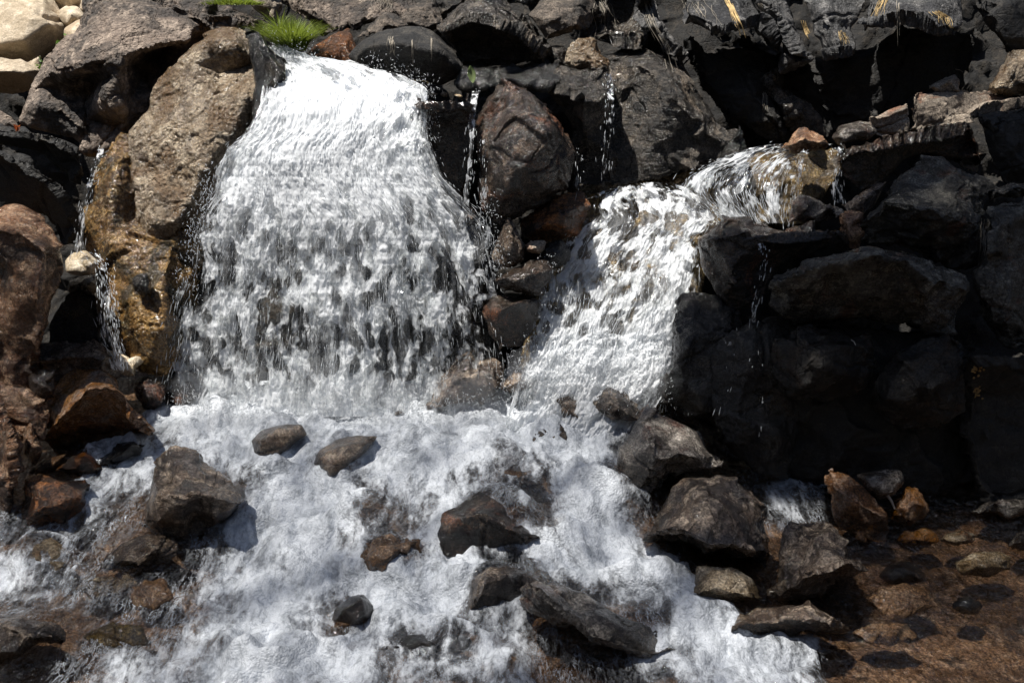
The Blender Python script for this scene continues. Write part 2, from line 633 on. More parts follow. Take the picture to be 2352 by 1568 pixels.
    sc = (bb1 - bb0) / np.maximum(mx_ - mn, 1e-6)
    co = (bb0 + bb1) / 2 + (co - (mn + mx_) / 2) * np.clip(sc, 1.0, 1.18)
    d = micro
    vx = max(vox, ext / 160)
    for _ in range(int(rng.integers(2, 5)) if style != 'smooth' else 1):
        m = rng.normal(0, 1, 3) * np.array([1, .5, 1.2])
        m /= np.linalg.norm(m)
        s_ = co[rng.integers(0, nv)]
        dd = np.abs((co - s_) @ m + fbm(co, 5, 3, s + 30 + _) * 0.06 * sz)
        d = d - np.clip(1 - dd / (vx * 1.1), 0, 1) * 0.017 * A * np.clip(fbm(co, 3, 2, s + 60 + _) * 4 + 0.8, 0, 1)
    co = co + nr * d[:, None]
    org = np.array([co[:, 0].mean(), co[:, 1].mean(), co[:, 2].min()])
    m2.vertices.foreach_set("co", (co - org).astype(np.float32).ravel())
    m2.polygons.foreach_set("use_smooth", np.ones(len(m2.polygons), bool))
    m2.materials.clear()
    m2.materials.append(MATS[mat])
    m2.name = name
    m2.update()
    o = bpy.data.objects.new(name, m2)
    COL.objects.link(o)
    o.location = org
    tag(o, label, cat, group)
    if Yb is None:
        hgt = co[:, 2] - stream_z(co[:, 0], co[:, 1])
        near_ = hgt < 0.03
        if near_.sum() > 20:
            f_ = co[near_]
            FOOT.append((f_[:, 0].mean(), f_[:, 1].mean(), np.ptp(f_[:, 0]) / 2, np.ptp(f_[:, 1]) / 2))
        add_attr(o, "wetline", np.clip(1 - (hgt - 0.10 + fbm(co, 9, 3, s + 80) * 0.07) / 0.03, 0, 1))
    return o

# ------------------------------------------------------------------ the upper left: boulders, tall rock, mossy rock
rock("boulder", "large pale sunlit boulder in the top left corner of the photo", "pale_rock",
     [(-60, -60), (90, -60), (116, -20), (140, 20), (152, 60), (150, 95), (90, 140), (72, 158), (45, 142), (-60, 155)], 1.9, 0.6, 0.3, style='smooth', vox=.014,
     pts=[(20, 20, .25), (80, 20, .3), (110, 60, .25), (60, 90, .3), (0, 100, .3), (100, 100, .12)])
rock("boulder", "pale boulder with shaded underside below the top left sunlit boulder", "pale_rock",
     [(-60, 140), (45, 135), (72, 150), (92, 130), (95, 160), (85, 190), (70, 207), (-60, 215)], 1.5, 0.1, 0.12, style='smooth',
     ridges=[[(-40, 160, .25), (20, 162, .25), (60, 168, .2)]])
rock("stone", "small pale stone at the top edge beside the big brown boulder", "pale_rock", [(100, -60), (215, -60), (205, 10), (165, 26), (135, 15), (112, -10)], 2.2, 0.5, 0.15, style='smooth')
rock("stone", "pale wedge shaped stone wedged behind the brown boulder, upper one", "pale_rock", [(128, 28), (150, 18), (178, 15), (200, 38), (194, 58), (152, 62)], 2.0, 0.5, 0.12, style='smooth')
rock("stone", "pale tan stone directly under the wedge shaped pale stone", "pale_rock", [(148, 66), (170, 54), (180, 46), (205, 66), (200, 92), (180, 120), (150, 96)], 1.8, 0.5, 0.12, style='smooth')
rock("stone", "round pale stone at the top edge touching the brown boulder", "pale_rock", [(180, 0), (200, -12), (222, -6), (222, 30), (200, 38), (184, 24)], 2.1, 0.5, 0.1, style='smooth')
rock("boulder", "big rough brown boulder leaning over the dark gap, upper left", "brown_boulder",
     [(205, -60), (285, -60), (300, -12), (350, 14), (440, 42), (476, 70), (440, 95), (415, 135), (390, 170), (373, 190), (345, 240), (300, 300),
      (246, 345), (200, 350), (187, 325), (140, 302), (49, 280), (70, 225), (81, 176), (102, 130), (158, 92), (185, 70), (204, 35)],
     0.62, 0.5, 0.2, style='rough', vox=.010, amp=1.1, thick=.5,
     ridges=[[(110, 160, .22), (170, 150, .36), (230, 140, .38), (275, 128, .42), (300, 112, .36), (360, 92, .34), (425, 88, .22)],
             [(150, 210, .02), (215, 200, -.02), (268, 178, .34), (300, 150, .02), (370, 120, -.06)]],
     pts=[(240, 20, .12), (330, 50, .22), (260, 80, .3), (210, 90, .26), (130, 250, .10), (200, 270, .0), (270, 240, .26), (250, 215, .30), (290, 240, .12), (90, 240, .1), (180, 300, .08), (330, 170, -.1)])
rock("rock_slab", "grey cracked slab at the top edge above the tall rock", "brown_boulder",
     [(270, -60), (480, -60), (503, 10), (570, 14), (598, 32), (626, 63), (618, 95), (590, 92), (560, 66), (503, 66), (478, 74), (430, 52), (352, 16)],
     0.85, 0.9, 0.12, style='ang', amp=1.2)
rock("rock", "grey block at the top edge behind the grass tuft", "ledge_tan", [(570, -60), (640, -60), (648, 20), (634, 55), (600, 34), (575, 12)], 1.15, 0.3, 0.1)
rock("rock", "tall rough tan rock sloping down to the left side of the big waterfall", "tan_rough",
     [(440, 92), (485, 70), (530, 64), (565, 80), (585, 120), (600, 165), (632, 195), (632, 225), (615, 253), (584, 302), (562, 327), (535, 375), (520, 432),
      (470, 470), (430, 515), (400, 550), (345, 560), (318, 500), (312, 420), (300, 350), (295, 303), (346, 246), (355, 197), (397, 150)],
     0.10, 0.62, 0.15, style='rough', vox=.009, amp=.9, thick=.45,
     pts=[(480, 90, .14), (540, 105, .14), (500, 170, .0), (450, 150, .10), (420, 210, .14), (500, 215, .16), (560, 220, .16), (390, 290, .16), (460, 300, .20),
          (530, 300, .14), (350, 310, .10), (470, 370, .20), (400, 380, .12), (360, 440, .10), (440, 440, .12), (350, 500, .1), (410, 500, .1)])
rock("rock", "black wet rock forming the left lip of the big waterfall", "wet_black",
     [(556, 76), (584, 70), (604, 80), (622, 112), (656, 148), (664, 195), (645, 225), (628, 270), (598, 312), (572, 335), (566, 260), (570, 180), (560, 120)],
     0.24, 0.42, 0.10, style='ang', pts=[(600, 130, .08), (625, 175, .10), (605, 230, .10), (585, 110, .06), (592, 285, .06)])
rock("rock", "orange mossy wet rock face beneath the tall tan rock", "moss_orange",
     [(275, 312), (296, 318), (306, 345), (320, 420), (326, 470), (380, 500), (430, 480), (490, 440), (505, 480), (480, 540), (460, 600), (445, 700), (430, 780),
      (405, 830), (372, 862), (340, 850), (300, 836), (262, 800), (240, 720), (228, 650), (212, 600), (196, 560), (190, 505), (205, 430), (236, 370), (256, 335)],
     -0.10, 0.50, 0.15, style='rough', vox=.009, amp=.8, thick=.5,
     pts=[(275, 370, .1), (260, 450, .12), (250, 540, .12), (330, 560, .18), (400, 560, .17), (290, 640, .2), (370, 660, .24), (420, 640, .14), (300, 740, .2), (370, 760, .24), (350, 820, .14)])
rock("rock", "dark green mossy knob sticking out of the orange wet rock", "wet_black", [(306, 640), (318, 630), (336, 630), (346, 645), (344, 668), (328, 680), (310, 670)], -0.16, 0.2, 0.05, style='rough', vox=.006)
rock("rock", "flat grey stone above the two dark slabs at the left edge", "brown_boulder", [(-60, 228), (-20, 232), (28, 262), (52, 294), (20, 300), (-60, 300)], 0.75, 0.8, 0.08)
rock("rock_slab", "dark slab with a lit upper edge, upper of the two at the left edge", "black_slab",
     [(-60, 286), (28, 290), (70, 297), (140, 306), (186, 327), (195, 352), (188, 387), (178, 425), (140, 410), (60, 360), (-60, 350)], 0.35, 0.1, 0.1,
     ridges=[[(-40, 302, .14), (60, 314, .15), (130, 330, .15), (165, 355, .12), (172, 385, .08)]], style='ang', amp=.7)
rock("rock_slab", "black slab sloping down to the right, lower of the two at the left edge", "black_slab",
     [(-60, 338), (0, 342), (60, 358), (105, 383), (151, 410), (174, 440), (188, 470), (192, 512), (178, 556), (150, 565), (118, 520), (84, 500), (-60, 500)], 0.18, 0.05, 0.1,
     ridges=[[(-40, 356, .14), (40, 376, .15), (95, 408, .15), (142, 442, .14), (170, 490, .10)]], style='ang', amp=.7)
rock("rock", "red brown sharp edged rock with sunlit top at the left edge", "red_brown",
     [(-60, 470), (20, 476), (45, 470), (95, 498), (128, 535), (155, 575), (160, 612), (148, 680), (124, 745), (102, 800), (90, 870), (72, 908), (30, 905), (-60, 890)],
     -0.42, 0.22, 0.2, style='ang', amp=.8, thick=.5,
     ridges=[[(-40, 540, .30), (40, 535, .30), (92, 570, .34), (148, 566, .08)], [(92, 570, .34), (82, 660, .33), (98, 740, .22), (88, 840, .12)]],
     pts=[(20, 620, .30), (10, 720, .22), (30, 820, .1), (60, 510, .15)])
rock("rock", "small ledge stone with splashing water left of the orange mossy rock", "calcite", [(152, 600), (165, 585), (197, 576), (226, 603), (218, 630), (190, 634), (155, 626)], 0.02, 0.5, 0.06, style='smooth')
rock("rock", "dark wet block in the hollow between red rock and orange mossy rock", "wet_black",
     [(148, 640), (170, 630), (200, 622), (224, 626), (232, 680), (236, 740), (232, 800), (105, 800), (100, 740), (130, 690)], -0.08, 0.12, 0.1, ridges=[[(150, 662, .15), (185, 650, .18), (222, 640, .12)]])
rock("rock", "grey brown rock behind the orange topped boulder at left", "stream_brown",
     [(85, 790), (100, 780), (140, 777), (214, 779), (242, 797), (264, 825), (275, 870), (225, 880), (155, 880), (110, 890), (82, 850)], -0.26, 0.55, 0.1,
     ridges=[[(100, 820, .08), (170, 815, .14), (235, 822, .14)]])
rock("boulder", "orange topped boulder with black overhanging front, left of the foam", "orange_rock",
     [(112, 868), (170, 836), (218, 830), (257, 841), (272, 865), (306, 902), (338, 938), (371, 976), (368, 997), (352, 1008), (316, 992), (290, 1002), (270, 1032),
      (240, 1058), (180, 1058), (95, 1038), (80, 990), (82, 890)],
     None, 0.85, 0.2, style='ang', amp=.55, thick=.4,
     ridges=[[(88, 984, .10), (120, 955, .24), (150, 930, .34), (186, 899, .40), (205, 894, .40), (268, 893, .36)], [(268, 893, .36), (300, 940, .32), (340, 990, .16)], [(268, 893, .36), (262, 860, .1)]],
     pts=[(140, 1010, -.05), (220, 1000, -.05), (200, 950, .16)])
rock("rock", "black wet rock in the foam under the orange topped boulder", "wet_black", [(205, 1058), (240, 1036), (290, 1010), (330, 1018), (322, 1045), (272, 1068), (225, 1078)], None, 0.8, 0.08)
rock("rock", "rusty brown rock at the left edge below the red rock", "red_brown",
     [(-60, 890), (8, 898), (28, 935), (46, 968), (58, 1020), (66, 1080), (60, 1150), (45, 1215), (-60, 1230)], -0.95, 0.35, 0.14, style='ang', ridges=[[(0, 920, .12), (35, 1020, .2), (38, 1120, .16)]])
rock("rock", "wet rock with black and orange patches near the left edge, foam on its right", "rust",
     [(53, 1098), (98, 1086), (148, 1103), (195, 1098), (202, 1133), (190, 1172), (151, 1198), (116, 1204), (70, 1204), (50, 1186)], None, 0.7, 0.14)
rock("rock", "small rusty wet stone with water splashing over it, left", "rust", [(130, 1080), (156, 1045), (190, 1033), (220, 1050), (236, 1075), (200, 1094), (158, 1092)], None, 0.8, 0.1)
rock("rock", "thin reddish stone wedged under the orange topped boulder", "red_brown", [(66, 1078), (90, 1060), (118, 1048), (153, 1042), (132, 1078), (105, 1090), (70, 1090)], None, 0.8, 0.05)
rock("rock", "small pointed red brown stone beside the left edge rock", "red_brown", [(48, 1012), (68, 972), (84, 990), (97, 1022), (94, 1052), (75, 1064), (55, 1052)], -0.72, 0.4, 0.08)
rock("rock", "small dark stone with wet top at the left foot of the big waterfall", "wet_brown", [(300, 880), (312, 868), (338, 861), (366, 872), (382, 892), (380, 930), (352, 948), (324, 938), (306, 905)], -0.2, 0.5, 0.1)
rock("rock", "low brown stone under the left edge of the big waterfall", "wet_brown", [(378, 895), (400, 878), (440, 876), (462, 905), (450, 935), (400, 945), (378, 930)], -0.12, 0.5, 0.08)
rock("rock", "cream coloured lumpy lime crust at the foot of the orange mossy rock", "calcite", [(236, 800), (262, 806), (285, 815), (316, 816), (328, 828), (312, 845), (312, 866), (290, 870), (268, 848)], -0.2, 0.5, 0.06, style='rough', vox=.006)

# ------------------------------------------------------------------ stream rocks, left and centre
rock("boulder", "brown grey angular boulder standing in the foam, black underside, left of centre", "stream_brown",
     [(358, 1045), (387, 1029), (422, 1026), (468, 1038), (510, 1063), (538, 1082), (562, 1108), (569, 1133), (550, 1170), (508, 1205), (457, 1230), (411, 1234), (369, 1223), (327, 1196), (325, 1165), (337, 1115), (346, 1070)],
     None, 0.75, 0.2, style='ang', amp=.6, vox=.008, thick=.35,
     ridges=[[(334, 1170, .10), (356, 1128, .24), (397, 1134, .28), (436, 1147, .27), (457, 1133, .25), (492, 1147, .25), (530, 1162, .16)], [(436, 1147, .27), (420, 1180, .18), (372, 1195, .12)]],
     pts=[(400, 1060, .08), (470, 1080, .12), (420, 1100, .18), (450, 1195, -.02)])
rock("rock", "low brown stone half covered by foam, above the mound of foam, centre left", "stream_brown", [(580, 1012), (600, 988), (640, 974), (690, 976), (704, 1000), (664, 1032), (630, 1052), (586, 1046)], None, 0.9, 0.07, vox=.008, style='smooth')
rock("rock", "greenish brown rounded stone in the foam left of the glassy cascade", "stream_brown", [(722, 1065), (735, 1035), (770, 1014), (820, 1001), (866, 1003), (840, 1035), (800, 1070), (780, 1102), (745, 1106), (725, 1095)], None, 0.9, 0.09, vox=.008, style='smooth')
rock("rock", "mottled brown rock behind falling strands at the foot of the big waterfall", "stream_brown",
     [(992, 871), (1027, 843), (1048, 812), (1083, 805), (1100, 826), (1133, 820), (1158, 839), (1156, 890), (1115, 925), (1080, 930), (1027, 940), (978, 935)], -0.22, 0.6, 0.1, vox=.008)
rock("stone", "tiny brown stone in the foam at the foot of the big waterfall", "stream_brown", [(884, 942), (905, 922), (932, 933), (938, 952), (905, 960)], None, 0.8, 0.05, vox=.006)
rock("rock", "small wet stone in the foam between the two waterfalls", "stream_brown", [(1153, 877), (1185, 848), (1219, 853), (1219, 892), (1180, 905), (1155, 898)], -0.2, 0.7, 0.06, vox=.007)
rock("rock", "small brown stone poking through foam left of the mottled stone, right of centre", "stream_brown", [(1280, 915), (1308, 900), (1334, 925), (1334, 965), (1295, 960)], -0.36, 0.8, 0.05, vox=.006)
rock("rock", "mottled brown stone poking out of the foam beside the angular cracked rock", "stream_brown", [(1362, 922), (1400, 886), (1442, 897), (1470, 927), (1466, 966), (1407, 968), (1372, 945)], -0.38, 0.8, 0.08, vox=.007)
rock("rock", "grey brown stone awash in foam in the middle of the stream", "stream_brown", [(1225, 992), (1250, 972), (1290, 975), (1306, 1000), (1296, 1036), (1262, 1042), (1232, 1022)], None, 1.2, 0.03, vox=.008)
rock("rock", "orange brown stone veiled by water above the dark cascade boulder", "bed_brown", [(1110, 1085), (1150, 1046), (1212, 1040), (1246, 1078), (1238, 1116), (1190, 1130), (1130, 1118)], None, 1.1, 0.05, vox=.008)
rock("boulder", "dark boulder with water pouring over it in the central cascade", "wet_brown",
     [(1083, 1140), (1108, 1124), (1161, 1156), (1182, 1186), (1222, 1212), (1240, 1238), (1206, 1260), (1119, 1268), (1080, 1296), (1027, 1282), (1008, 1228), (1020, 1172)], None, 0.8, 0.10, vox=.008,
     ridges=[[(1050, 1200, .08), (1120, 1190, .14), (1180, 1210, .12)]])
rock("rock", "brown streaked stone under thin water left of the central white strand", "bed_brown", [(830, 1278), (848, 1235), (900, 1222), (968, 1232), (964, 1276), (905, 1296), (880, 1325), (845, 1306)], None, 0.9, 0.07, vox=.008)
rock("rock", "light brown stone under clear water above the streaked stone", "bed_brown", [(800, 1190), (830, 1168), (880, 1168), (900, 1192), (870, 1218), (820, 1216)], None, 1.2, 0.04, vox=.008)
rock("rock", "broad brown stone with a wet sheen left of the long flat mottled rock", "stream_brown", [(1064, 1416), (1064, 1390), (1080, 1326), (1115, 1300), (1168, 1292), (1220, 1312), (1244, 1330), (1210, 1355), (1201, 1396), (1150, 1404), (1097, 1412)], None, 0.9, 0.10, vox=.008,
     ridges=[[(1085, 1390, .06), (1120, 1330, .12), (1170, 1320, .1)]])
rock("boulder", "long flat grey and yellow mottled rock tilted in the foreground foam", "stream_grey",
     [(1199, 1345), (1217, 1331), (1245, 1328), (1291, 1333), (1358, 1352), (1396, 1384), (1449, 1409), (1498, 1430), (1515, 1460), (1560, 1502), (1502, 1512), (1442, 1506), (1379, 1486), (1326, 1468), (1256, 1440), (1217, 1415), (1197, 1384)],
     None, 0.9, 0.12, style='ang', amp=.7, vox=.007, thick=.3,
     ridges=[[(1206, 1352, .10), (1238, 1346, .16), (1256, 1374, .20), (1290, 1398, .20), (1322, 1422, .19), (1355, 1456, .17), (1431, 1488, .10), (1510, 1500, .03)]],
     pts=[(1300, 1350, .10), (1380, 1400, .12), (1450, 1440, .1)])
rock("rock", "small dark rounded stone surrounded by foam, lower centre", "wet_brown", [(765, 1420), (770, 1396), (800, 1370), (832, 1366), (856, 1390), (852, 1416), (820, 1432)], None, 0.8, 0.08, vox=.006, style='smooth')
rock("rock", "low dark brown stone awash near the bottom edge, lower centre", "wet_brown", [(895, 1470), (935, 1450), (1010, 1452), (1080, 1470), (1095, 1492), (1040, 1510), (940, 1508), (900, 1496)], None, 1.4, 0.05, vox=.008)
rock("rock", "tan stone under clear water near the left edge", "tan_stream", [(38, 1286), (70, 1246), (120, 1236), (158, 1262), (142, 1320), (80, 1326), (46, 1312)], None, 1.1, 0.05, vox=.008)
rock("rock", "brown layered stone in clear water below the black bottomed boulder", "stream_brown", [(226, 1292), (274, 1245), (334, 1222), (372, 1226), (408, 1250), (406, 1280), (380, 1299), (299, 1314), (246, 1318)], None, 0.9, 0.09, vox=.008)
rock("rock", "large brown stone breaking the surface in the bottom left corner", "stream_brown", [(-60, 1425), (10, 1410), (70, 1412), (125, 1424), (152, 1450), (143, 1483), (88, 1490), (35, 1522), (-60, 1530)], None, 0.9, 0.12, vox=.008)
rock("rock", "tan stone beneath rippling water in the lower left", "tan_stream", [(170, 1350), (215, 1318), (262, 1322), (290, 1310), (318, 1340), (270, 1366), (215, 1376)], None, 1.4, 0.03, vox=.008)
rock("rock", "brown stone beneath rippling water beside the tan one, lower left", "bed_brown", [(290, 1360), (330, 1325), (378, 1330), (398, 1370), (360, 1402), (310, 1396)], None, 1.4, 0.04, vox=.008)
rock("rock", "olive brown stone under clear water, bottom left quarter", "algae_bed", [(190, 1460), (250, 1425), (330, 1430), (350, 1470), (300, 1500), (220, 1500)], None, 1.4, 0.02, vox=.008)

# ------------------------------------------------------------------ rocks between and behind the waterfalls
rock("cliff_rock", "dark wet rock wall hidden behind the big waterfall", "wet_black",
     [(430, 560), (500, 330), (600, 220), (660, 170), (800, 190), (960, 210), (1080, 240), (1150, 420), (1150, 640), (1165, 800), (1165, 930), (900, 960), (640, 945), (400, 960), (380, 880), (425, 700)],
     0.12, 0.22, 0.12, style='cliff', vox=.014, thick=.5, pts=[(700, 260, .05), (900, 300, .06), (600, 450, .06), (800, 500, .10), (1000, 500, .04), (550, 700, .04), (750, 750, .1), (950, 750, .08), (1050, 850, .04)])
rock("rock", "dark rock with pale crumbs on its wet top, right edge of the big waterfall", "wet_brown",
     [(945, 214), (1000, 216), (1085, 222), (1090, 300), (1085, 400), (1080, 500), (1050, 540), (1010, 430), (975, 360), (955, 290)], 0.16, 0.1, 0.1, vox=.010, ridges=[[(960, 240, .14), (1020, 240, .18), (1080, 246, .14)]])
rock("boulder", "rounded dark brown boulder between the waterfalls with a trickle on its left", "wet_brown",
     [(1105, 215), (1143, 186), (1199, 191), (1231, 209), (1263, 244), (1308, 288), (1318, 306), (1318, 369), (1300, 436), (1240, 472), (1150, 512), (1118, 480), (1108, 387), (1100, 316), (1092, 264)],
     0.12, 0.18, 0.2, style='rough', vox=.009, amp=.8, pts=[(1150, 250, .05), (1200, 250, .24), (1262, 300, .30), (1150, 330, .22), (1220, 360, .30), (1280, 370, .18), (1160, 440, .2), (1240, 430, .2)])
rock("rock", "glistening wet ledge with a shallow pool below the black block, top centre", "wet_black", [(1050, 165), (1062, 150), (1120, 146), (1270, 148), (1295, 180), (1262, 212), (1230, 212), (1160, 195), (1100, 212), (1050, 205)], 0.42, 1.2, 0.05, style='rough')
rock("rock", "wet rock column with a thin trickle right of the rounded boulder", "dark_cliff",
     [(1240, 215), (1266, 176), (1291, 150), (1344, 163), (1400, 150), (1430, 210), (1420, 316), (1420, 440), (1330, 452), (1300, 440), (1310, 316)],
     0.45, 0.12, 0.12, style='cliff', ridges=[[(1275, 215, .1), (1330, 230, .24), (1385, 240, .16)], [(1330, 230, .24), (1345, 330, .10)]])
rock("rock", "upright brown pointed stone between the waterfalls", "stream_brown", [(1126, 586), (1140, 547), (1158, 506), (1172, 499), (1191, 533), (1208, 568), (1204, 600), (1175, 616), (1133, 604)], -0.02, 0.3, 0.10, vox=.007,
     ridges=[[(1166, 512, .06), (1170, 560, .12), (1185, 590, .10)]])
rock("rock", "wet orange brown rock at the left edge of the right waterfall", "rust", [(1196, 520), (1227, 490), (1273, 452), (1335, 446), (1355, 480), (1330, 545), (1245, 560), (1204, 545)], 0.14, 0.5, 0.14, vox=.008, style='rough')
rock("stone", "small tan stone chip between the waterfalls", "ledge_tan", [(1208, 560), (1225, 552), (1252, 556), (1248, 574), (1226, 582), (1210, 576)], 0.0, 0.5, 0.05, vox=.006)
rock("rock", "small black wet stone beside the tan chip between the waterfalls", "wet_black", [(1240, 590), (1250, 562), (1290, 550), (1310, 575), (1300, 610), (1262, 612)], 0.02, 0.4, 0.06, vox=.007)
rock("rock", "reddish brown wet rock, middle one of the pile between the waterfalls", "wet_brown", [(1133, 635), (1175, 612), (1220, 591), (1258, 594), (1268, 617), (1246, 684), (1196, 680), (1145, 664)], -0.10, 0.45, 0.12, vox=.008)
rock("rock", "dark reddish rock with a rounded top, lowest of the pile between the waterfalls", "wet_brown", [(1108, 705), (1133, 682), (1178, 688), (1217, 675), (1242, 698), (1238, 732), (1216, 780), (1196, 802), (1150, 800), (1120, 772)], -0.16, 0.35, 0.14, vox=.008,
     ridges=[[(1150, 720, .14), (1185, 702, .16), (1228, 700, .08)]])
rock("rock", "dark rock partly behind the right strands of the big waterfall", "wet_black", [(1040, 620), (1080, 600), (1120, 620), (1136, 680), (1110, 730), (1120, 800), (1070, 790), (1040, 720)], -0.02, 0.2, 0.08)
rock("cliff_rock", "yellow brown bedrock slope under the right waterfall", "algae_bed",
     [(1325, 452), (1400, 432), (1500, 420), (1560, 412), (1650, 380), (1740, 356), (1830, 343), (1915, 352), (1935, 385), (1905, 455), (1840, 515), (1700, 530), (1650, 540), (1620, 610),
      (1580, 720), (1550, 850), (1520, 960), (1300, 950), (1190, 860), (1230, 700), (1255, 600), (1285, 530)],
     -0.02, 0.62, 0.1, style='rough', vox=.012, thick=.5, amp=.9,
     pts=[(1450, 460, .10), (1560, 470, .02), (1640, 420, .05), (1760, 400, .10), (1820, 440, .06), (1400, 560, .10), (1500, 590, .12), (1350, 680, .10), (1450, 740, .10), (1520, 800, .04), (1350, 840, .04)])

# ------------------------------------------------------------------ the cliff across the top
rock("cliff_rock", "brown earthy rock at the top edge above the grass tuft", "brown_boulder", [(620, -80), (930, -80), (960, 10), (985, 60), (930, 75), (870, 50), (820, 70), (760, 84), (722, 72), (698, 52), (640, 10)], 1.2, 0.6, 0.15, style='cliff', vox=.014)
rock("rock", "grey weathered lump above the rust coloured rock", "brown_cliff", [(818, 84), (851, 52), (876, 28), (906, 30), (936, 56), (924, 78), (865, 90)], 0.95, 0.5, 0.08)
rock("rock", "small tan ledge rock with hanging dry roots at the top edge", "brown_cliff", [(920, 50), (935, 10), (985, -10), (1010, 20), (1018, 55), (985, 74), (945, 70)], 1.1, 0.5, 0.08)
rock("rock", "rust coloured wet rock right of the grass tuft", "rust", [(708, 132), (722, 105), (758, 84), (792, 68), (815, 74), (832, 110), (858, 155), (800, 165), (745, 165)], 0.72, 0.5, 0.12)
rock("rock", "smooth black rock with pale drip stains above the big waterfall", "black_slab",
     [(805, 130), (823, 112), (865, 80), (915, 72), (964, 67), (1008, 88), (1043, 116), (1061, 148), (1052, 174), (1010, 190), (939, 184), (901, 174), (851, 165)], 0.52, 0.35, 0.16, style='smooth', amp=1.2,
     ridges=[[(850, 110, .12), (920, 105, .20), (1000, 118, .2), (1040, 150, .12)]])
rock("boulder", "big black block with lit brown top above the shallow ledge, top centre", "dark_cliff",
     [(1005, 64), (1050, 20), (1090, -15), (1150, -25), (1195, 32), (1218, 81), (1256, 105), (1278, 141), (1240, 158), (1062, 160), (1034, 118), (1008, 86)], 0.72, 0.3, 0.2, style='cliff', amp=.8,
     ridges=[[(1025, 75, .12), (1080, 50, .25), (1140, 55, .30), (1200, 75, .25), (1245, 125, .15)]], pts=[(1120, 110, .02), (1190, 125, .02)])
rock("rock", "dark cliff rock filling the gap at the top edge above the black block", "dark_cliff", [(960, -80), (1230, -80), (1240, 10), (1200, 30), (1150, 10), (1090, 20), (1040, 50), (1000, 60), (970, 10)], 1.25, 0.5, 0.12, style='cliff')
rock("rock", "sunlit grained slab with straight cracks at the top edge, centre", "brown_cliff",
     [(1212, 34), (1235, 5), (1262, -30), (1360, -30), (1375, 20), (1352, 72), (1310, 84), (1257, 94), (1232, 64)], 0.85, 0.6, 0.12, style='cliff', amp=.7)
rock("rock", "narrow lit rib descending left of the pebbly knob", "dark_cliff", [(1188, 30), (1215, 35), (1235, 70), (1262, 95), (1300, 95), (1318, 150), (1290, 160), (1256, 140), (1225, 90)], 0.72, 0.4, 0.1, style='cliff')
rock("rock", "pebbly rough knob below the dark hollow, top centre", "tan_rough", [(1300, 141), (1315, 98), (1340, 90), (1360, 95), (1397, 141), (1394, 164), (1358, 178), (1315, 162)], 0.62, 0.35, 0.1, style='rough', amp=1.3, vox=.008)
rock("rock", "rock with a round black hollow near the top edge", "dark_cliff", [(1345, -60), (1475, -60), (1505, 20), (1530, 80), (1560, 132), (1500, 140), (1420, 130), (1380, 110), (1340, 80), (1372, 20)], 0.95, 0.4, 0.12, style='cliff',
     ridges=[[(1375, 25, .2), (1420, 40, -.12), (1440, 60, -.1)], [(1365, 60, .12), (1400, 85, .16), (1470, 90, .2)]])
rock("rock", "slanting ridge with pale roots running down from the top edge", "grey_cliff", [(1440, -60), (1500, -60), (1520, 30), (1550, 85), (1580, 110), (1582, 150), (1540, 145), (1500, 100), (1460, 50)], 0.85, 0.4, 0.12, style='cliff')
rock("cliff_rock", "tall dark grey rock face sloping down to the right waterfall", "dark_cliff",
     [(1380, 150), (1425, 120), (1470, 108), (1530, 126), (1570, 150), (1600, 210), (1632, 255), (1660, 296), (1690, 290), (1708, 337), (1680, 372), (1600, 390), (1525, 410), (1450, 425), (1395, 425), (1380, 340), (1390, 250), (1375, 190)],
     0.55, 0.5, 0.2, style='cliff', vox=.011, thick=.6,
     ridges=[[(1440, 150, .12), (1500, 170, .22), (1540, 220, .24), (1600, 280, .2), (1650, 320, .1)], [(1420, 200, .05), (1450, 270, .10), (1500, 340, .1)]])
rock("rock", "dark triangular rock at the foot of the cliff left of the dark red stone", "wet_black", [(1620, 395), (1650, 330), (1690, 288), (1705, 300), (1720, 365), (1680, 390)], 0.55, 0.3, 0.1)
rock("cliff_rock", "grey overhanging block with yellow roots, leftmost of the top right blocks", "grey_cliff",
     [(1560, 42), (1575, 15), (1590, -60), (1710, -60), (1745, 20), (1782, 77), (1795, 118), (1771, 122), (1750, 76), (1708, 85), (1630, 104), (1578, 78)], 0.80, 0.75, 0.15, style='cliff', thick=.5,
     ridges=[[(1585, 62, .20), (1632, 88, .24), (1705, 72, .22), (1745, 62, .20), (1785, 105, .10)]], pts=[(1640, 20, .16), (1700, 20, .16)])
rock("cliff_rock", "long grey block with a crack, second of the top right blocks", "grey_cliff",
     [(1705, -60), (1815, -60), (1836, 46), (1872, 116), (1866, 146), (1800, 128), (1790, 90), (1762, 53), (1722, 7)], 0.78, 0.7, 0.15, style='cliff', thick=.5,
     ridges=[[(1795, 112, .18), (1830, 116, .22), (1864, 120, .18)]], pts=[(1770, 20, .2), (1810, 70, .24)])
rock("cliff_rock", "grey block below a black cleft, third of the top right blocks", "grey_cliff",
     [(1836, -60), (2012, -60), (2000, 0), (1966, 60), (1983, 106), (1975, 130), (1884, 140), (1876, 110), (1860, 50)], 0.78, 0.7, 0.15, style='cliff', thick=.5,
     ridges=[[(1880, 122, .18), (1930, 116, .22), (1976, 106, .18)]], pts=[(1900, 20, .2), (1930, 70, .26)])
rock("cliff_rock", "broad grey brown overhang with yellow roots in the top right", "grey_cliff",
     [(2000, -60), (2230, -60), (2225, 30), (2218, 66), (2195, 82), (2144, 82), (2109, 66), (2063, 66), (2010, 74), (1966, 74), (1962, 62)], 0.78, 0.8, 0.15, style='cliff', thick=.5,
     ridges=[[(1975, 62, .20), (2058, 46, .24), (2110, 52, .24), (2146, 70, .24), (2205, 64, .18)]], pts=[(2060, 0, .2), (2150, 10, .25)])
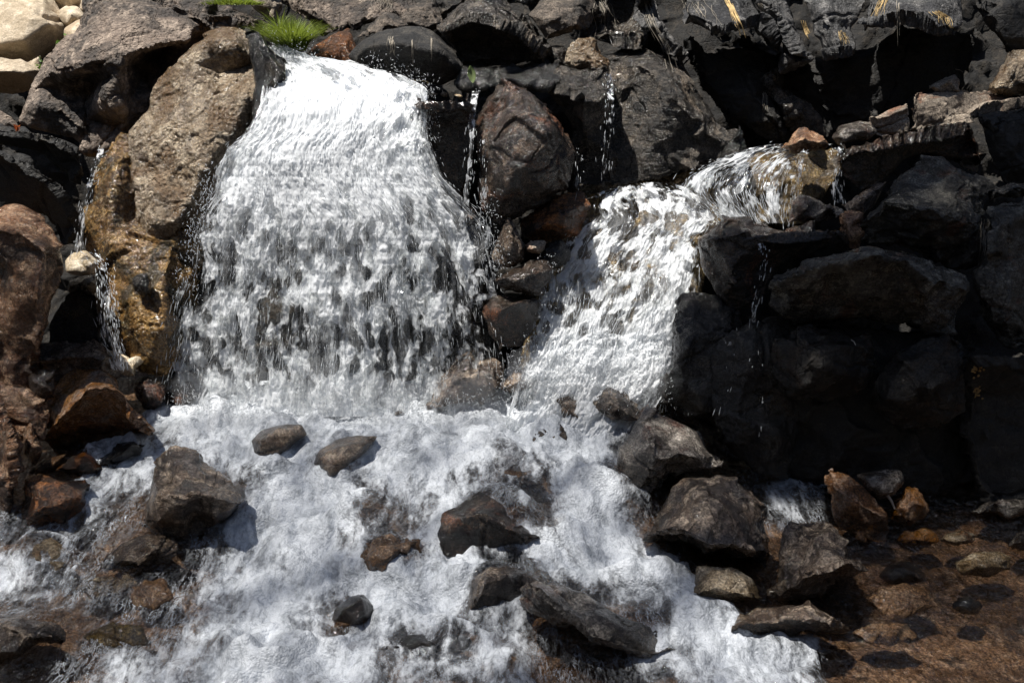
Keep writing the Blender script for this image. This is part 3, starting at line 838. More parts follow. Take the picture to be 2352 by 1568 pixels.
rock("cliff_rock", "black shadowed wall under the top right overhang", "black_slab",
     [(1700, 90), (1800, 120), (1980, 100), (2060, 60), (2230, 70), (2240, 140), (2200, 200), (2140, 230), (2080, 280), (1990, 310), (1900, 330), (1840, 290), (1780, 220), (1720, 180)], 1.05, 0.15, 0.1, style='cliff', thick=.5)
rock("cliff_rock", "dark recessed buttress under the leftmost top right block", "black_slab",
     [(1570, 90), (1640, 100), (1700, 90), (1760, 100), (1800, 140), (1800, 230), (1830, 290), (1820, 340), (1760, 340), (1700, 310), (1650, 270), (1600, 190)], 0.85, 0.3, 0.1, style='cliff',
     ridges=[[(1700, 120, .02), (1725, 200, .12), (1770, 260, .2), (1825, 315, .2)]])
rock("rock", "knobbly brown pinnacle hanging below the second top right block", "dark_cliff", [(1748, 180), (1765, 162), (1788, 158), (1792, 185), (1830, 215), (1860, 240), (1900, 300), (1850, 320), (1800, 300), (1765, 240)], 0.80, 0.35, 0.1, style='rough')
rock("rock", "small dark block tucked under the second top right block", "grey_cliff", [(1792, 130), (1802, 118), (1862, 124), (1870, 142), (1842, 158), (1800, 168), (1786, 158)], 0.80, 0.2, 0.1)
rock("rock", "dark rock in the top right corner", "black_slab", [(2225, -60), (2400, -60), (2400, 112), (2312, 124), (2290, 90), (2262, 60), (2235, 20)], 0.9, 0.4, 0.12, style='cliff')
rock("rock", "rough pebbly rock at the right edge below the top right corner", "tan_rough", [(2272, 213), (2293, 169), (2316, 123), (2400, 105), (2400, 222), (2316, 216)], 0.72, 0.5, 0.14, style='rough')
rock("rock", "small light topped stone standing on the brown ledge, right", "ledge_tan", [(2132, 200), (2137, 190), (2158, 179), (2193, 171), (2206, 190), (2208, 212), (2150, 212)], 0.74, 0.5, 0.06, vox=.008)
rock("rock", "square pale block at the left end of the brown ledge", "ledge_tan", [(1994, 270), (2040, 250), (2083, 240), (2090, 262), (2090, 310), (2014, 312), (1996, 292)], 0.50, 0.5, 0.08, vox=.008,
     ridges=[[(2000, 276, .06), (2045, 262, .08), (2084, 250, .06)]])
rock("rock_slab", "broad brown ledge with straight joints on the right", "ledge_tan",
     [(2082, 244), (2088, 228), (2102, 213), (2158, 203), (2211, 203), (2263, 211), (2352, 224), (2400, 232), (2400, 250), (2300, 262), (2240, 275), (2235, 290), (2160, 304), (2090, 314)], 0.52, 0.8, 0.1, style='ang', amp=.6,
     ridges=[[(2088, 250, .08), (2150, 236, .12), (2175, 230, .12)], [(2095, 276, .06), (2160, 262, .06), (2175, 262, .05)]])
rock("rock_slab", "dark dripping rock face below the brown ledge", "wet_brown",
     [(1925, 345), (1950, 325), (1982, 318), (2088, 304), (2160, 290), (2228, 278), (2250, 316), (2268, 365), (2180, 372), (2090, 372), (2045, 420), (1985, 440), (1930, 400)], 0.42, 0.2, 0.1, style='cliff',
     ridges=[[(1945, 334, .10), (2050, 318, .14), (2160, 302, .14), (2230, 290, .1)]])
rock("rock", "black rock at the right edge below the ledge", "black_slab", [(2225, 272), (2280, 250), (2400, 236), (2400, 440), (2290, 425), (2255, 360)], 0.36, 0.2, 0.12)
rock("rock", "dark red stone with an orange spot on the lip of the right waterfall", "red_brown", [(1795, 342), (1806, 318), (1831, 291), (1850, 289), (1879, 302), (1896, 326), (1899, 340), (1870, 352), (1824, 358)], 0.42, 0.6, 0.1, vox=.007, style='ang',
     ridges=[[(1806, 334, .08), (1850, 318, .12), (1892, 328, .08)]])
rock("rock", "small smooth grey stone right of the dark red lip stone", "stream_grey", [(1912, 316), (1929, 291), (1961, 282), (2007, 281), (2017, 299), (1996, 318), (1947, 326), (1930, 334)], 0.46, 0.6, 0.08, vox=.007, style='smooth')

# ------------------------------------------------------------------ the right bank
rock("boulder", "large angular grey boulder with lit facets on the right bank", "grey_right",
     [(2045, 408), (2062, 380), (2090, 360), (2119, 358), (2158, 367), (2183, 364), (2228, 383), (2270, 401), (2290, 425), (2264, 470), (2266, 520), (2268, 565), (2257, 595), (2235, 615), (2150, 615), (2110, 590), (2060, 575), (1990, 570), (1966, 550), (1985, 510), (2012, 460)],
     -0.12, 0.45, 0.2, style='ang', amp=.7, thick=.5, vox=.009,
     ridges=[[(2000, 500, .10), (2028, 442, .24), (2090, 462, .34), (2170, 482, .36), (2228, 500, .28), (2262, 525, .1)], [(2028, 442, .24), (2095, 395, .10)], [(2170, 482, .36), (2140, 410, .14)]],
     pts=[(2080, 540, .12), (2180, 560, .14), (2200, 430, .2), (2070, 430, .25)])
rock("rock", "pointed grey stone at the right foot of the lip, left of the red stones", "stream_grey", [(1812, 512), (1820, 465), (1841, 442), (1877, 452), (1929, 473), (1948, 500), (1880, 518)], 0.06, 0.5, 0.10, vox=.008)
rock("rock", "brown stone beneath the small right trickle", "stream_brown", [(1933, 470), (1982, 432), (2017, 416), (2040, 418), (2026, 450), (1990, 500), (1954, 505)], 0.10, 0.5, 0.08, vox=.008)
rock("rock", "crumbly dark red stone squeezed beside the large grey boulder", "red_brown", [(1925, 500), (1950, 486), (1985, 495), (1988, 540), (1972, 575), (1945, 570), (1930, 540)], -0.08, 0.4, 0.07, vox=.008)
rock("rock", "thin flat slab at the right edge beside the grey boulder", "grey_right", [(2268, 432), (2325, 412), (2400, 408), (2400, 450), (2300, 456), (2275, 470)], 0.05, 0.5, 0.08)
rock("boulder", "dark grey boulder at the right edge with dangling roots", "grey_right", [(2255, 560), (2262, 490), (2290, 462), (2340, 452), (2400, 445), (2400, 820), (2290, 800), (2240, 720), (2222, 650)], -0.30, 0.25, 0.16, style='cliff')
rock("boulder", "wet brown boulder at the right edge of the right waterfall", "wet_brown",
     [(1606, 565), (1616, 525), (1650, 502), (1700, 496), (1760, 498), (1800, 508), (1850, 507), (1932, 506), (1965, 520), (1950, 550), (1905, 575), (1835, 598), (1795, 630), (1775, 665), (1765, 705), (1700, 712), (1668, 695), (1638, 655), (1608, 605)],
     -0.22, 0.35, 0.18, style='ang', vox=.009, thick=.45, ridges=[[(1640, 545, .18), (1700, 530, .24), (1790, 535, .24), (1900, 530, .14)], [(1700, 530, .24), (1690, 620, .20)]])
rock("boulder", "long dark slab shaped boulder spanning the right bank", "grey_right",
     [(1758, 700), (1763, 653), (1805, 621), (1817, 600), (1894, 580), (1982, 567), (2095, 570), (2125, 590), (2156, 617), (2197, 614), (2223, 639), (2223, 685), (2206, 710), (2202, 765), (2175, 768), (2088, 752), (1929, 752), (1824, 765), (1771, 740)],
     -0.45, 0.12, 0.18, style='ang', vox=.009, amp=.8, thick=.6,
     ridges=[[(1790, 645, .20), (1830, 620, .26), (1900, 600, .30), (1990, 588, .32), (2090, 590, .32), (2150, 640, .28), (2210, 650, .15)]], pts=[(1850, 700, .16), (2000, 700, .18), (2120, 700, .2)])
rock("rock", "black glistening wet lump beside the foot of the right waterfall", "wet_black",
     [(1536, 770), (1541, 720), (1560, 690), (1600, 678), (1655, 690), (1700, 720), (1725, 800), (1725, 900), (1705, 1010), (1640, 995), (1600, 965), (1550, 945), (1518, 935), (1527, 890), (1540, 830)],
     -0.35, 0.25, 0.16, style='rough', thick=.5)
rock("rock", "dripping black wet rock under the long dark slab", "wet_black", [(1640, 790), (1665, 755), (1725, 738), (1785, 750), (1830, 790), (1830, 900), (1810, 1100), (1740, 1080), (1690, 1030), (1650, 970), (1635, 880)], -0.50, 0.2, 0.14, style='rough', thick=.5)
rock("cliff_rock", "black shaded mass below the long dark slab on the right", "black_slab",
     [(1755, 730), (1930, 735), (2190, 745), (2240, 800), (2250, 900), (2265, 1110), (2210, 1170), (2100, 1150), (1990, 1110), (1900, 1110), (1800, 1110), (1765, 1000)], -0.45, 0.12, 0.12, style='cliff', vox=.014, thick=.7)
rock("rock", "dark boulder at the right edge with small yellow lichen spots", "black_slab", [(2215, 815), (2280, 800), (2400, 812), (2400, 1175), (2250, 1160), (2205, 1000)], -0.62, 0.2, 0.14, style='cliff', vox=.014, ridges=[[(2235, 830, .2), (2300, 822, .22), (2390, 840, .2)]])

# ------------------------------------------------------------------ rocks in the stream, right
rock("boulder", "angular cracked grey brown rock right of the foam, upper of the two touching", "stream_grey",
     [(1450, 975), (1468, 942), (1490, 924), (1532, 945), (1577, 965), (1607, 985), (1628, 1020), (1665, 1064), (1630, 1082), (1560, 1088), (1520, 1115), (1495, 1135), (1455, 1112), (1418, 1080), (1420, 1032)],
     None, 0.7, 0.15, style='ang', amp=.8, vox=.008, thick=.35, ridges=[[(1475, 960, .10), (1500, 1000, .20), (1515, 1050, .22)], [(1500, 1000, .20), (1460, 1040, .14)], [(1515, 1050, .22), (1600, 1040, .16)]])
rock("boulder", "biggest brown angular boulder in the right stream with black underside", "stream_brown",
     [(1467, 1224), (1484, 1186), (1512, 1133), (1537, 1095), (1560, 1077), (1610, 1070), (1666, 1066), (1703, 1080), (1738, 1115), (1766, 1168), (1777, 1221), (1785, 1270), (1773, 1311), (1736, 1300), (1630, 1280), (1540, 1254), (1485, 1243)],
     None, 0.75, 0.2, style='ang', amp=.7, vox=.008, thick=.45,
     ridges=[[(1478, 1226, .18), (1525, 1212, .32), (1560, 1209, .36), (1625, 1242, .38), (1683, 1240, .36), (1736, 1262, .26), (1772, 1264, .12)],
             [(1560, 1209, .36), (1600, 1150, .28), (1590, 1100, .14)], [(1683, 1240, .36), (1690, 1170, .28), (1650, 1110, .16)]],
     pts=[(1730, 1180, .2), (1600, 1250, .18)])
rock("boulder", "broad brown angular rock right of the biggest boulder, half in the water", "stream_brown",
     [(1768, 1319), (1768, 1277), (1776, 1242), (1792, 1201), (1817, 1191), (1852, 1201), (1877, 1212), (1922, 1215), (1957, 1242), (1970, 1284), (2004, 1302), (1962, 1335), (1900, 1352), (1841, 1375), (1806, 1378), (1764, 1366)],
     None, 0.8, 0.18, style='ang', amp=.7, vox=.008, thick=.35, ridges=[[(1800, 1350, .10), (1850, 1330, .22), (1910, 1316, .28), (1935, 1303, .30), (1975, 1298, .2)], [(1910, 1316, .28), (1890, 1260, .2), (1850, 1225, .1)]])
rock("rock", "cream and tan striped stone under the biggest brown boulder", "tan_stream",
     [(1564, 1372), (1583, 1330), (1588, 1296), (1620, 1289), (1683, 1291), (1724, 1316), (1738, 1344), (1747, 1374), (1701, 1382), (1641, 1386), (1595, 1378)], None, 0.8, 0.12, vox=.008)
rock("rock", "reddish brown low rock with a pale pointed tip, lower right of the foam", "stream_brown",
     [(1674, 1460), (1683, 1421), (1736, 1386), (1792, 1379), (1831, 1381), (1859, 1370), (1886, 1390), (1921, 1407), (1949, 1439), (1953, 1462), (1894, 1468), (1834, 1466), (1780, 1474), (1730, 1478)],
     None, 0.85, 0.12, style='ang', amp=.7, vox=.008, ridges=[[(1700, 1440, .06), (1780, 1430, .10), (1835, 1432, .14), (1860, 1395, .10)], [(1835, 1432, .14), (1900, 1425, .14), (1940, 1440, .08)]])
rock("rock", "tilted rusty and black slab standing in the shaded stream, right", "orange_rock",
     [(1896, 1084), (1922, 1078), (1949, 1087), (2002, 1133), (2033, 1172), (2033, 1214), (2019, 1250), (1982, 1234), (1919, 1208), (1903, 1175), (1898, 1133)], None, 0.6, 0.12, style='ang', vox=.008, ridges=[[(1915, 1120, .06), (1960, 1150, .12), (2020, 1175, .1)]])
rock("rock", "rounded grey stone behind the tilted rusty slab", "stream_grey", [(1968, 1091), (2017, 1082), (2066, 1082), (2076, 1105), (2054, 1134), (2017, 1146), (1990, 1120)], -0.72, 0.5, 0.1, vox=.008, style='smooth')
rock("rock", "orange brown stone with a grey patch right of the tilted slab", "orange_rock", [(2050, 1160), (2073, 1117), (2105, 1122), (2132, 1158), (2123, 1190), (2087, 1206), (2050, 1200)], None, 0.6, 0.1, vox=.008)
rock("rock", "flat grey stone near the right edge of the shaded stream", "stream_grey", [(2228, 1167), (2260, 1144), (2320, 1136), (2400, 1138), (2400, 1172), (2340, 1186), (2310, 1194), (2280, 1176)], None, 0.9, 0.08, vox=.008)
rock("rock", "low orange stone in the shaded stream below the orange brown stone", "orange_rock", [(2062, 1236), (2080, 1216), (2120, 1212), (2152, 1222), (2156, 1246), (2120, 1256), (2078, 1252)], None, 1.0, 0.05, vox=.008)
rock("rock", "low tan topped stone in the middle of the shaded stream, right", "tan_stream", [(2158, 1242), (2180, 1224), (2220, 1218), (2244, 1230), (2236, 1250), (2190, 1256)], None, 1.0, 0.05, vox=.008)
rock("rock", "grey stone cut by the right edge, above the cracked tan stones", "stream_grey", [(2312, 1250), (2335, 1218), (2400, 1200), (2400, 1262), (2345, 1266)], None, 0.8, 0.08, vox=.008)
rock("rock", "cracked tan stone with layered face near the right edge", "tan_stream", [(2190, 1290), (2230, 1268), (2290, 1262), (2318, 1280), (2322, 1312), (2270, 1326), (2215, 1318)], None, 0.9, 0.07, vox=.008)
rock("rock", "dark domed stone with water curling over it, right", "wet_brown", [(2020, 1322), (2040, 1300), (2080, 1290), (2115, 1306), (2128, 1334), (2080, 1342), (2040, 1338)], None, 0.9, 0.08, vox=.008, style='smooth')
rock("rock", "submerged orange stone with a pale vein, right foreground", "bed_brown", [(1990, 1372), (2020, 1344), (2080, 1334), (2130, 1352), (2156, 1392), (2110, 1416), (2040, 1412)], None, 1.5, 0.04, vox=.008)
rock("rock", "small dark stone breaking the surface at the right", "wet_black", [(2186, 1392), (2200, 1370), (2232, 1372), (2256, 1392), (2240, 1412), (2204, 1410)], None, 1.0, 0.05, vox=.008)
rock("rock", "submerged brown stone left of the brown pool", "bed_brown", [(1960, 1450), (2010, 1425), (2080, 1428), (2110, 1456), (2060, 1482), (1990, 1478)], None, 1.5, 0.02, vox=.008)

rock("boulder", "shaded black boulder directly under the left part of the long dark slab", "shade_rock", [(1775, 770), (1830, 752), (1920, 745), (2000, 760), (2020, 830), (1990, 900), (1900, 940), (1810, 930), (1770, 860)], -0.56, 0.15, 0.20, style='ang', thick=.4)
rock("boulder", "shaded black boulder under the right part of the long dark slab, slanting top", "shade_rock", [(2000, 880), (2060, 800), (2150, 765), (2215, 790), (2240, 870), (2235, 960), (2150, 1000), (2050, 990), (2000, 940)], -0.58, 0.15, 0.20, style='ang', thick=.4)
rock("rock", "dark reddish rock deep in the crevice below the left edge red rock", "red_brown", [(-60, 870), (30, 880), (70, 890), (112, 930), (108, 1000), (60, 1010), (-60, 1000)], -0.62, 0.2, 0.06, style='ang')
rock("rock", "small dark wet stone wedged between the red rock and the orange topped boulder", "wet_brown", [(62, 862), (95, 845), (130, 850), (128, 905), (95, 935), (62, 915)], -0.52, 0.3, 0.06)

# ------------------------------------------------------------------ ground, stream bed
def structure(o):
    o["kind"] = "structure"
    return o


PY = np.array([-60, -30, -18, -12, -8, -5, -3.2, -2.4, -1.2, -0.3, 0.5, 0.95, 1.25, 1.6, 2.0, 2.4, 2.7, 3.6, 8, 25, 60])
PZ = np.array([30, 17, 10, 5.0, 1.2, -0.6, -0.95, -0.9, -0.8, -0.65, -0.5, -0.2, 0.5, 1.25, 1.7, 2.2, 3.2, 4.4, 8, 16, 30])


def ground_z(x, y):
    z = np.interp(y, PY, PZ)
    side = np.clip((np.abs(x) - 3.4) / 6, 0, 1)
    z = z + side ** 1.3 * 5.0 * np.clip(1 - np.abs(y) / 80, 0.3, 1)
    # behind the left boulders the slope is lower and lies back
    k = np.clip((-0.9 - x) / 0.8, 0, 1) * np.clip((y - 0.6) / 0.6, 0, 1) * np.clip((6 - y) / 2, 0, 1)
    z = z - k * 0.25
    return z


def nonuni(a, b, n, dense, c=0.0):
    t = np.linspace(-1, 1, n)
    s = np.sign(t) * (np.abs(t) * dense + (1 - dense) * np.abs(t) ** 5)
    return np.where(s < 0, c + s * (c - a), c + s * (b - c))


gx = nonuni(-60, 60, 260, 0.09)
gy = nonuni(-60, 60, 320, 0.06, 0.4)
X, Y = np.meshgrid(gx, gy)
Z = ground_z(X, Y)
P = np.stack([X, Y, Z], -1).reshape(-1, 3)
amp_g = np.clip((np.abs(P[:, 1]) + np.abs(P[:, 0])) / 20, 0.04, 1)
P[:, 2] += fbm(P, 0.35, 5, 3) * 1.6 * amp_g + fbm(P, 3.0, 4, 8) * 0.06
keep = (np.abs(P[:, 0]) < 3.6) & (P[:, 1] < 0.4) & (P[:, 1] > -4)
P[keep, 2] = np.minimum(P[keep, 2], stream_z(P[keep, 0], P[keep, 1]) - 0.22)
near = (np.abs(P[:, 0]) < 4.0) & (P[:, 1] > 0.05) & (P[:, 1] < 3.1)
P[near, 2] -= 0.25
structure(mesh_obj("ground", P, grid_faces(260, 320), MATS["ground_rock"]))

# the steep rock slope behind the boulders, in detail
hx = np.linspace(-4.2, 4.4, 430)
hs = np.linspace(0, 1, 260)
hy = np.interp(hs, [0, .12, .3, .55, .8, 1], [0.0, .55, .98, 1.5, 2.2, 3.2])
X, Y = np.meshgrid(hx, hy)
Hm = np.stack([X, Y, ground_z(X, Y) + 0.03], -1).reshape(-1, 3)
edge_h = np.clip((4.2 - np.abs(Hm[:, 0])) / .5, 0, 1) * np.clip(Hm[:, 1] / .3, 0, 1)
nh = np.tile(np.array([0.0, -0.8, 0.6]), (len(Hm), 1))
dh = fbm(Hm, 1.7, 4, 301, .55) * .10 + fbm(Hm, 7, 4, 302, .6, ridge=True) * .045 + fbm(Hm, 22, 4, 303, .65, ridge=True) * .030
Hm = Hm + nh * (dh * edge_h)[:, None]
Hm = chisel(Hm, nh, 500, .25, .05, .35, np.random.default_rng(9))
Hm = chisel(Hm, nh, 900, .10, .02, .4, np.random.default_rng(10))
structure(mesh_obj("hillside", Hm, grid_faces(430, 260), MATS["ground_rock"]))

bx = np.linspace(-3.6, 3.8, 360)
by = np.linspace(-3.3, 0.5, 200)
X, Y = np.meshgrid(bx, by)
Q = np.stack([X, Y, X * 0], -1).reshape(-1, 3)
Z = stream_z(Q[:, 0], Q[:, 1]) - 0.10
rngb = np.random.default_rng(5)
sites = np.stack([rngb.uniform(-3.6, 3.8, 1500), rngb.uniform(-3.3, 0.5, 1500)], -1)
rad = rngb.uniform(0.03, 0.12, 1500)
hh = np.zeros(len(Q))
for (sx, sy), r in zip(sites, rad):
    i0, i1 = np.searchsorted(bx, [sx - r * 1.4, sx + r * 1.4])
    j0, j1 = np.searchsorted(by, [sy - r, sy + r])
    if i1 <= i0 or j1 <= j0:
        continue
    jj, ii = np.mgrid[j0:j1, i0:i1]
    d2 = ((bx[ii] - sx) / (r * 1.4)) ** 2 + ((by[jj] - sy) / r) ** 2
    b = np.where(d2 < 1, np.sqrt(np.clip(1 - d2, 0, 1)) * r * 0.55, 0)
    idx = jj * 360 + ii
    hh[idx] = np.maximum(hh[idx], b)
pl = np.clip((Q[:, 0] - 0.8) / 0.5, 0, 1)
Q[:, 2] = Z + hh * (0.8 - 0.68 * pl) - 0.03 + fbm(Q, 12, 4, 21) * 0.012
structure(mesh_obj("stream_bed", Q, grid_faces(360, 200), MATS["bed_brown"]))


# ------------------------------------------------------------------ water materials
def white_shader(t, N, tint=(0.90, 0.93, 0.96), trans=0.35, rough=0.35, col=None):
    pb = t.n("ShaderNodeBsdfPrincipled")
    t.set(pb.inputs["Base Color"], col if col is not None else tint)
    pb.inputs["Roughness"].default_value = rough
    pb.inputs["IOR"].default_value = 1.33
    t.set(pb.inputs["Normal"], N)
    tr = t.n("ShaderNodeBsdfTranslucent")
    t.set(tr.inputs[0], tint)
    t.set(tr.inputs[1], N)
    mx = t.n("ShaderNodeMixShader")
    mx.inputs[0].default_value = trans
    t.set(mx.inputs[1], pb.outputs[0])
    t.set(mx.inputs[2], tr.outputs[0])
    return mx.outputs[0]


def clear_shader(t, N, tint=(0.93, 0.95, 0.94), gl_rough=0.08):
    tp = t.n("ShaderNodeBsdfTransparent")
    t.set(tp.inputs[0], tint)
    gl = t.n("ShaderNodeBsdfGlossy")
    gl.inputs["Roughness"].default_value = gl_rough
    gl.inputs["Color"].default_value = (1, 1, 1, 1)
    t.set(gl.inputs["Normal"], N)
    fr = t.n("ShaderNodeFresnel")
    fr.inputs[0].default_value = 1.38
    t.set(fr.inputs[1], N)
    mx = t.n("ShaderNodeMixShader")
    t.set(mx.inputs[0], t.math('MULTIPLY_ADD', fr.outputs[0], 1.5, 0.015, clamp=True))
    t.set(mx.inputs[1], tp.outputs[0])
    t.set(mx.inputs[2], gl.outputs[0])
    return mx.outputs[0]


def fall_mat(name, seed, base, soft=0.30, stretch=4.0, clear=0.0, k=1.0):
    """aerated falling water: white froth with torn gaps, density from the mesh, streaks along the flow (UV)"""
    t = NT(name)
    uv = t.n("ShaderNodeUVMap")
    uv.uv_map = "UVMap"
    at_ = t.n("ShaderNodeAttribute")
    at_.attribute_name = "dens"
    dens = at_.outputs["Fac"]
    U = uv.outputs[0]
    wv = t.noise(t.mapping(U, (1, 1, 1), loc=(seed, seed * 2, 0)), 5.0, 3, 0.5, col=True)
    wa = t.n("ShaderNodeVectorMath", operation='MULTIPLY_ADD')
    t.set(wa.inputs[0], wv)
    wa.inputs[1].default_value = (0.13, 0.13, 0.0)
    t.set(wa.inputs[2], U)
    W = wa.outputs[0]
    nA = t.noise(t.mapping(W, (7 * k, 7 * k / 1.7, 1), loc=(seed * 3.1, 0, seed)), 1.0, 3, 0.5)
    nA = t.math('MULTIPLY_ADD', nA, 0.35, t.math('MULTIPLY', t.noise(t.mapping(U, (7 * k, 7 * k / 1.7, 1), loc=(base * 3.1, 0, base)), 1.0, 3, 0.5), 0.65))
    nB = t.noise(t.mapping(W, (26 * k, 24 * k / stretch, 1), loc=(seed * 1.7, 3, seed)), 1.0, 4, 0.55, 0.6)
    nC = t.noise(t.mapping(W, (95 * k, 95 * k / stretch / 1.2, 1), loc=(seed, 7, seed)), 1.0, 3, 0.6)
    nD = t.noise(t.mapping(U, (34 * k, 1.6, 1), loc=(seed, 2, seed)), 1.0, 3, 0.6)
    vo = t.n("ShaderNodeTexVoronoi", feature='SMOOTH_F1')
    t.set(vo.inputs["Vector"], t.mapping(W, (17 * k, 17 * k / 1.7, 1), loc=(base, base, base)))
    vo.inputs["Scale"].default_value = 1.0
    vo.inputs["Smoothness"].default_value = 0.35
    big = t.noise(t.mapping(U, (3.2 * k, 2.2 * k, 1), loc=(base, 5, base)), 1.0, 2, 0.5)
    hole = t.math('MULTIPLY', t.ramp(vo.outputs["Distance"], 0.10, 0.62, 1.35, 0.0), t.ramp(dens, 0.45, 1.15, 1.0, 0.22))
    hole = t.math('MULTIPLY', hole, t.ramp(big, 0.36, 0.60, 0.40, 1.4))
    v = t.math('MULTIPLY_ADD', t.math('SUBTRACT', nA, 0.5), 2.2, dens)
    v = t.math('MULTIPLY_ADD', t.math('SUBTRACT', nB, 0.5), 1.5, v)
    v = t.math('MULTIPLY_ADD', t.math('SUBTRACT', nC, 0.5), 0.50, v)
    v = t.math('SUBTRACT', v, hole)
    v = t.math('MULTIPLY_ADD', t.math('SUBTRACT', nD, 0.5), 0.35, v)
    alpha = t.ramp(v, 0.44 - soft / 2, 0.44 + soft)
    veil = t.math('MULTIPLY', t.ramp(t.math('MULTIPLY_ADD', t.math('SUBTRACT', nD, 0.5), 1.6, dens), 0.35, 1.0), 0.22)
    alpha = t.math('MAXIMUM', alpha, veil)
    h = t.math('MULTIPLY_ADD', nC, 0.35, nB)
    N = t.bump(h, 0.9, 0.010)
    wh = white_shader(t, N, (0.93, 0.95, 0.97), trans=0.45, rough=0.3)
    cl = clear_shader(t, N)
    # thin water carries a clear sheen; the rest is open air
    shn = t.n("ShaderNodeMixShader")
    t.set(shn.inputs[0], t.ramp(v, 0.15, 0.4, 0.0, 0.9 if clear else 0.6))
    tp = t.n("ShaderNodeBsdfTransparent")
    t.set(shn.inputs[1], tp.outputs[0])
    t.set(shn.inputs[2], cl)
    mx = t.n("ShaderNodeMixShader")
    t.set(mx.inputs[0], t.math('MULTIPLY', alpha, 1.0 - clear))
    t.set(mx.inputs[1], shn.outputs[0])
    t.set(mx.inputs[2], wh)
    t.t.links.new(mx.outputs[0], t.out.inputs[0])
    return t.m


def drop_mat(name, trans=0.35):
    t = NT(name)
    g = t.n("ShaderNodeNewGeometry")
    n = t.noise(g.outputs["Position"], 60, 3, 0.6)
    N = t.bump(n, 0.5, 0.01)
    wh = white_shader(t, N, trans=trans, rough=0.12)
    cl = clear_shader(t, N, gl_rough=0.05)
    mx = t.n("ShaderNodeMixShader")
    t.set(mx.inputs[0], t.ramp(n, 0.36, 0.55, 0.35, 0.95))
    t.set(mx.inputs[1], cl)
    t.set(mx.inputs[2], wh)
    t.t.links.new(mx.outputs[0], t.out.inputs[0])
    return t.m


DROPS = drop_mat("water_drops")


def spindles(name, C, D, L, R, mat=None, parent=None):
    """many small drops drawn out along their direction of fall, one mesh"""
    n = len(C)
    D = D / np.linalg.norm(D, axis=1, keepdims=True)
    ref = np.where(np.abs(D[:, 2:3]) < 0.9, np.array([[0, 0, 1.0]]), np.array([[1.0, 0, 0]]))
    A = np.cross(D, ref)
    A /= np.linalg.norm(A, axis=1, keepdims=True)
    B = np.cross(D, A)
    V = np.empty((n, 8, 3))
    V[:, 0] = C + D * L[:, None]
    V[:, 7] = C - D * L[:, None] * 1.3
    for k in range(3):
        a = k * 2 * PI / 3
        off = (A * math.cos(a) + B * math.sin(a)) * R[:, None]
        V[:, 1 + k] = C + D * L[:, None] * 0.45 + off
        V[:, 4 + k] = C - D * L[:, None] * 0.45 + off * 0.8
    F = []
    for k in range(3):
        j = (k + 1) % 3
        F += [(0, 1 + k, 1 + j), (1 + k, 4 + k, 4 + j), (1 + k, 4 + j, 1 + j), (4 + k, 7, 4 + j)]
    F = np.array(F)
    Fa = (np.arange(n)[:, None, None] * 8 + F[None]).reshape(-1, 3)
    return mesh_obj(name, V.reshape(-1, 3), Fa, mat or DROPS, parent)


def sheet_fn(tab, yprof, bow=0.0):
    """tab rows: py, left px, right px; yprof: (py, Y).  returns f(u, v)->world, flow tangents by differencing"""
    T = np.array(tab, float)
    Yp = np.array(yprof, float)
    gr = np.arange(T[0, 0] - 60, T[-1, 0] + 61, 2.0)

    def smooth(xs, ys, wn):
        y_ = np.interp(gr, xs, ys)
        # keep the end slopes, round off the kinks
        y_[gr < xs[0]] = ys[0] + (gr[gr < xs[0]] - xs[0]) * (ys[1] - ys[0]) / (xs[1] - xs[0])
        y_[gr > xs[-1]] = ys[-1] + (gr[gr > xs[-1]] - xs[-1]) * (ys[-1] - ys[-2]) / (xs[-1] - xs[-2])
        kk = np.hanning(wn)
        kk /= kk.sum()
        return np.convolve(np.pad(y_, wn // 2, mode='edge'), kk, mode='valid')[:len(gr)]
    yd = smooth(Yp[:, 0], Yp[:, 1], 41)
    Ld = smooth(T[:, 0], T[:, 1], 15)
    Rd = smooth(T[:, 0], T[:, 2], 15)

    def f(u, v):
        py = T[0, 0] + (T[-1, 0] - T[0, 0]) * v
        L = np.interp(py, gr, Ld)
        R = np.interp(py, gr, Rd)
        Yv = np.interp(py, gr, yd) - bow * np.sin(PI * np.clip(u, 0, 1)) * v
        return at(L + (R - L) * u, py, Yv)
    return f


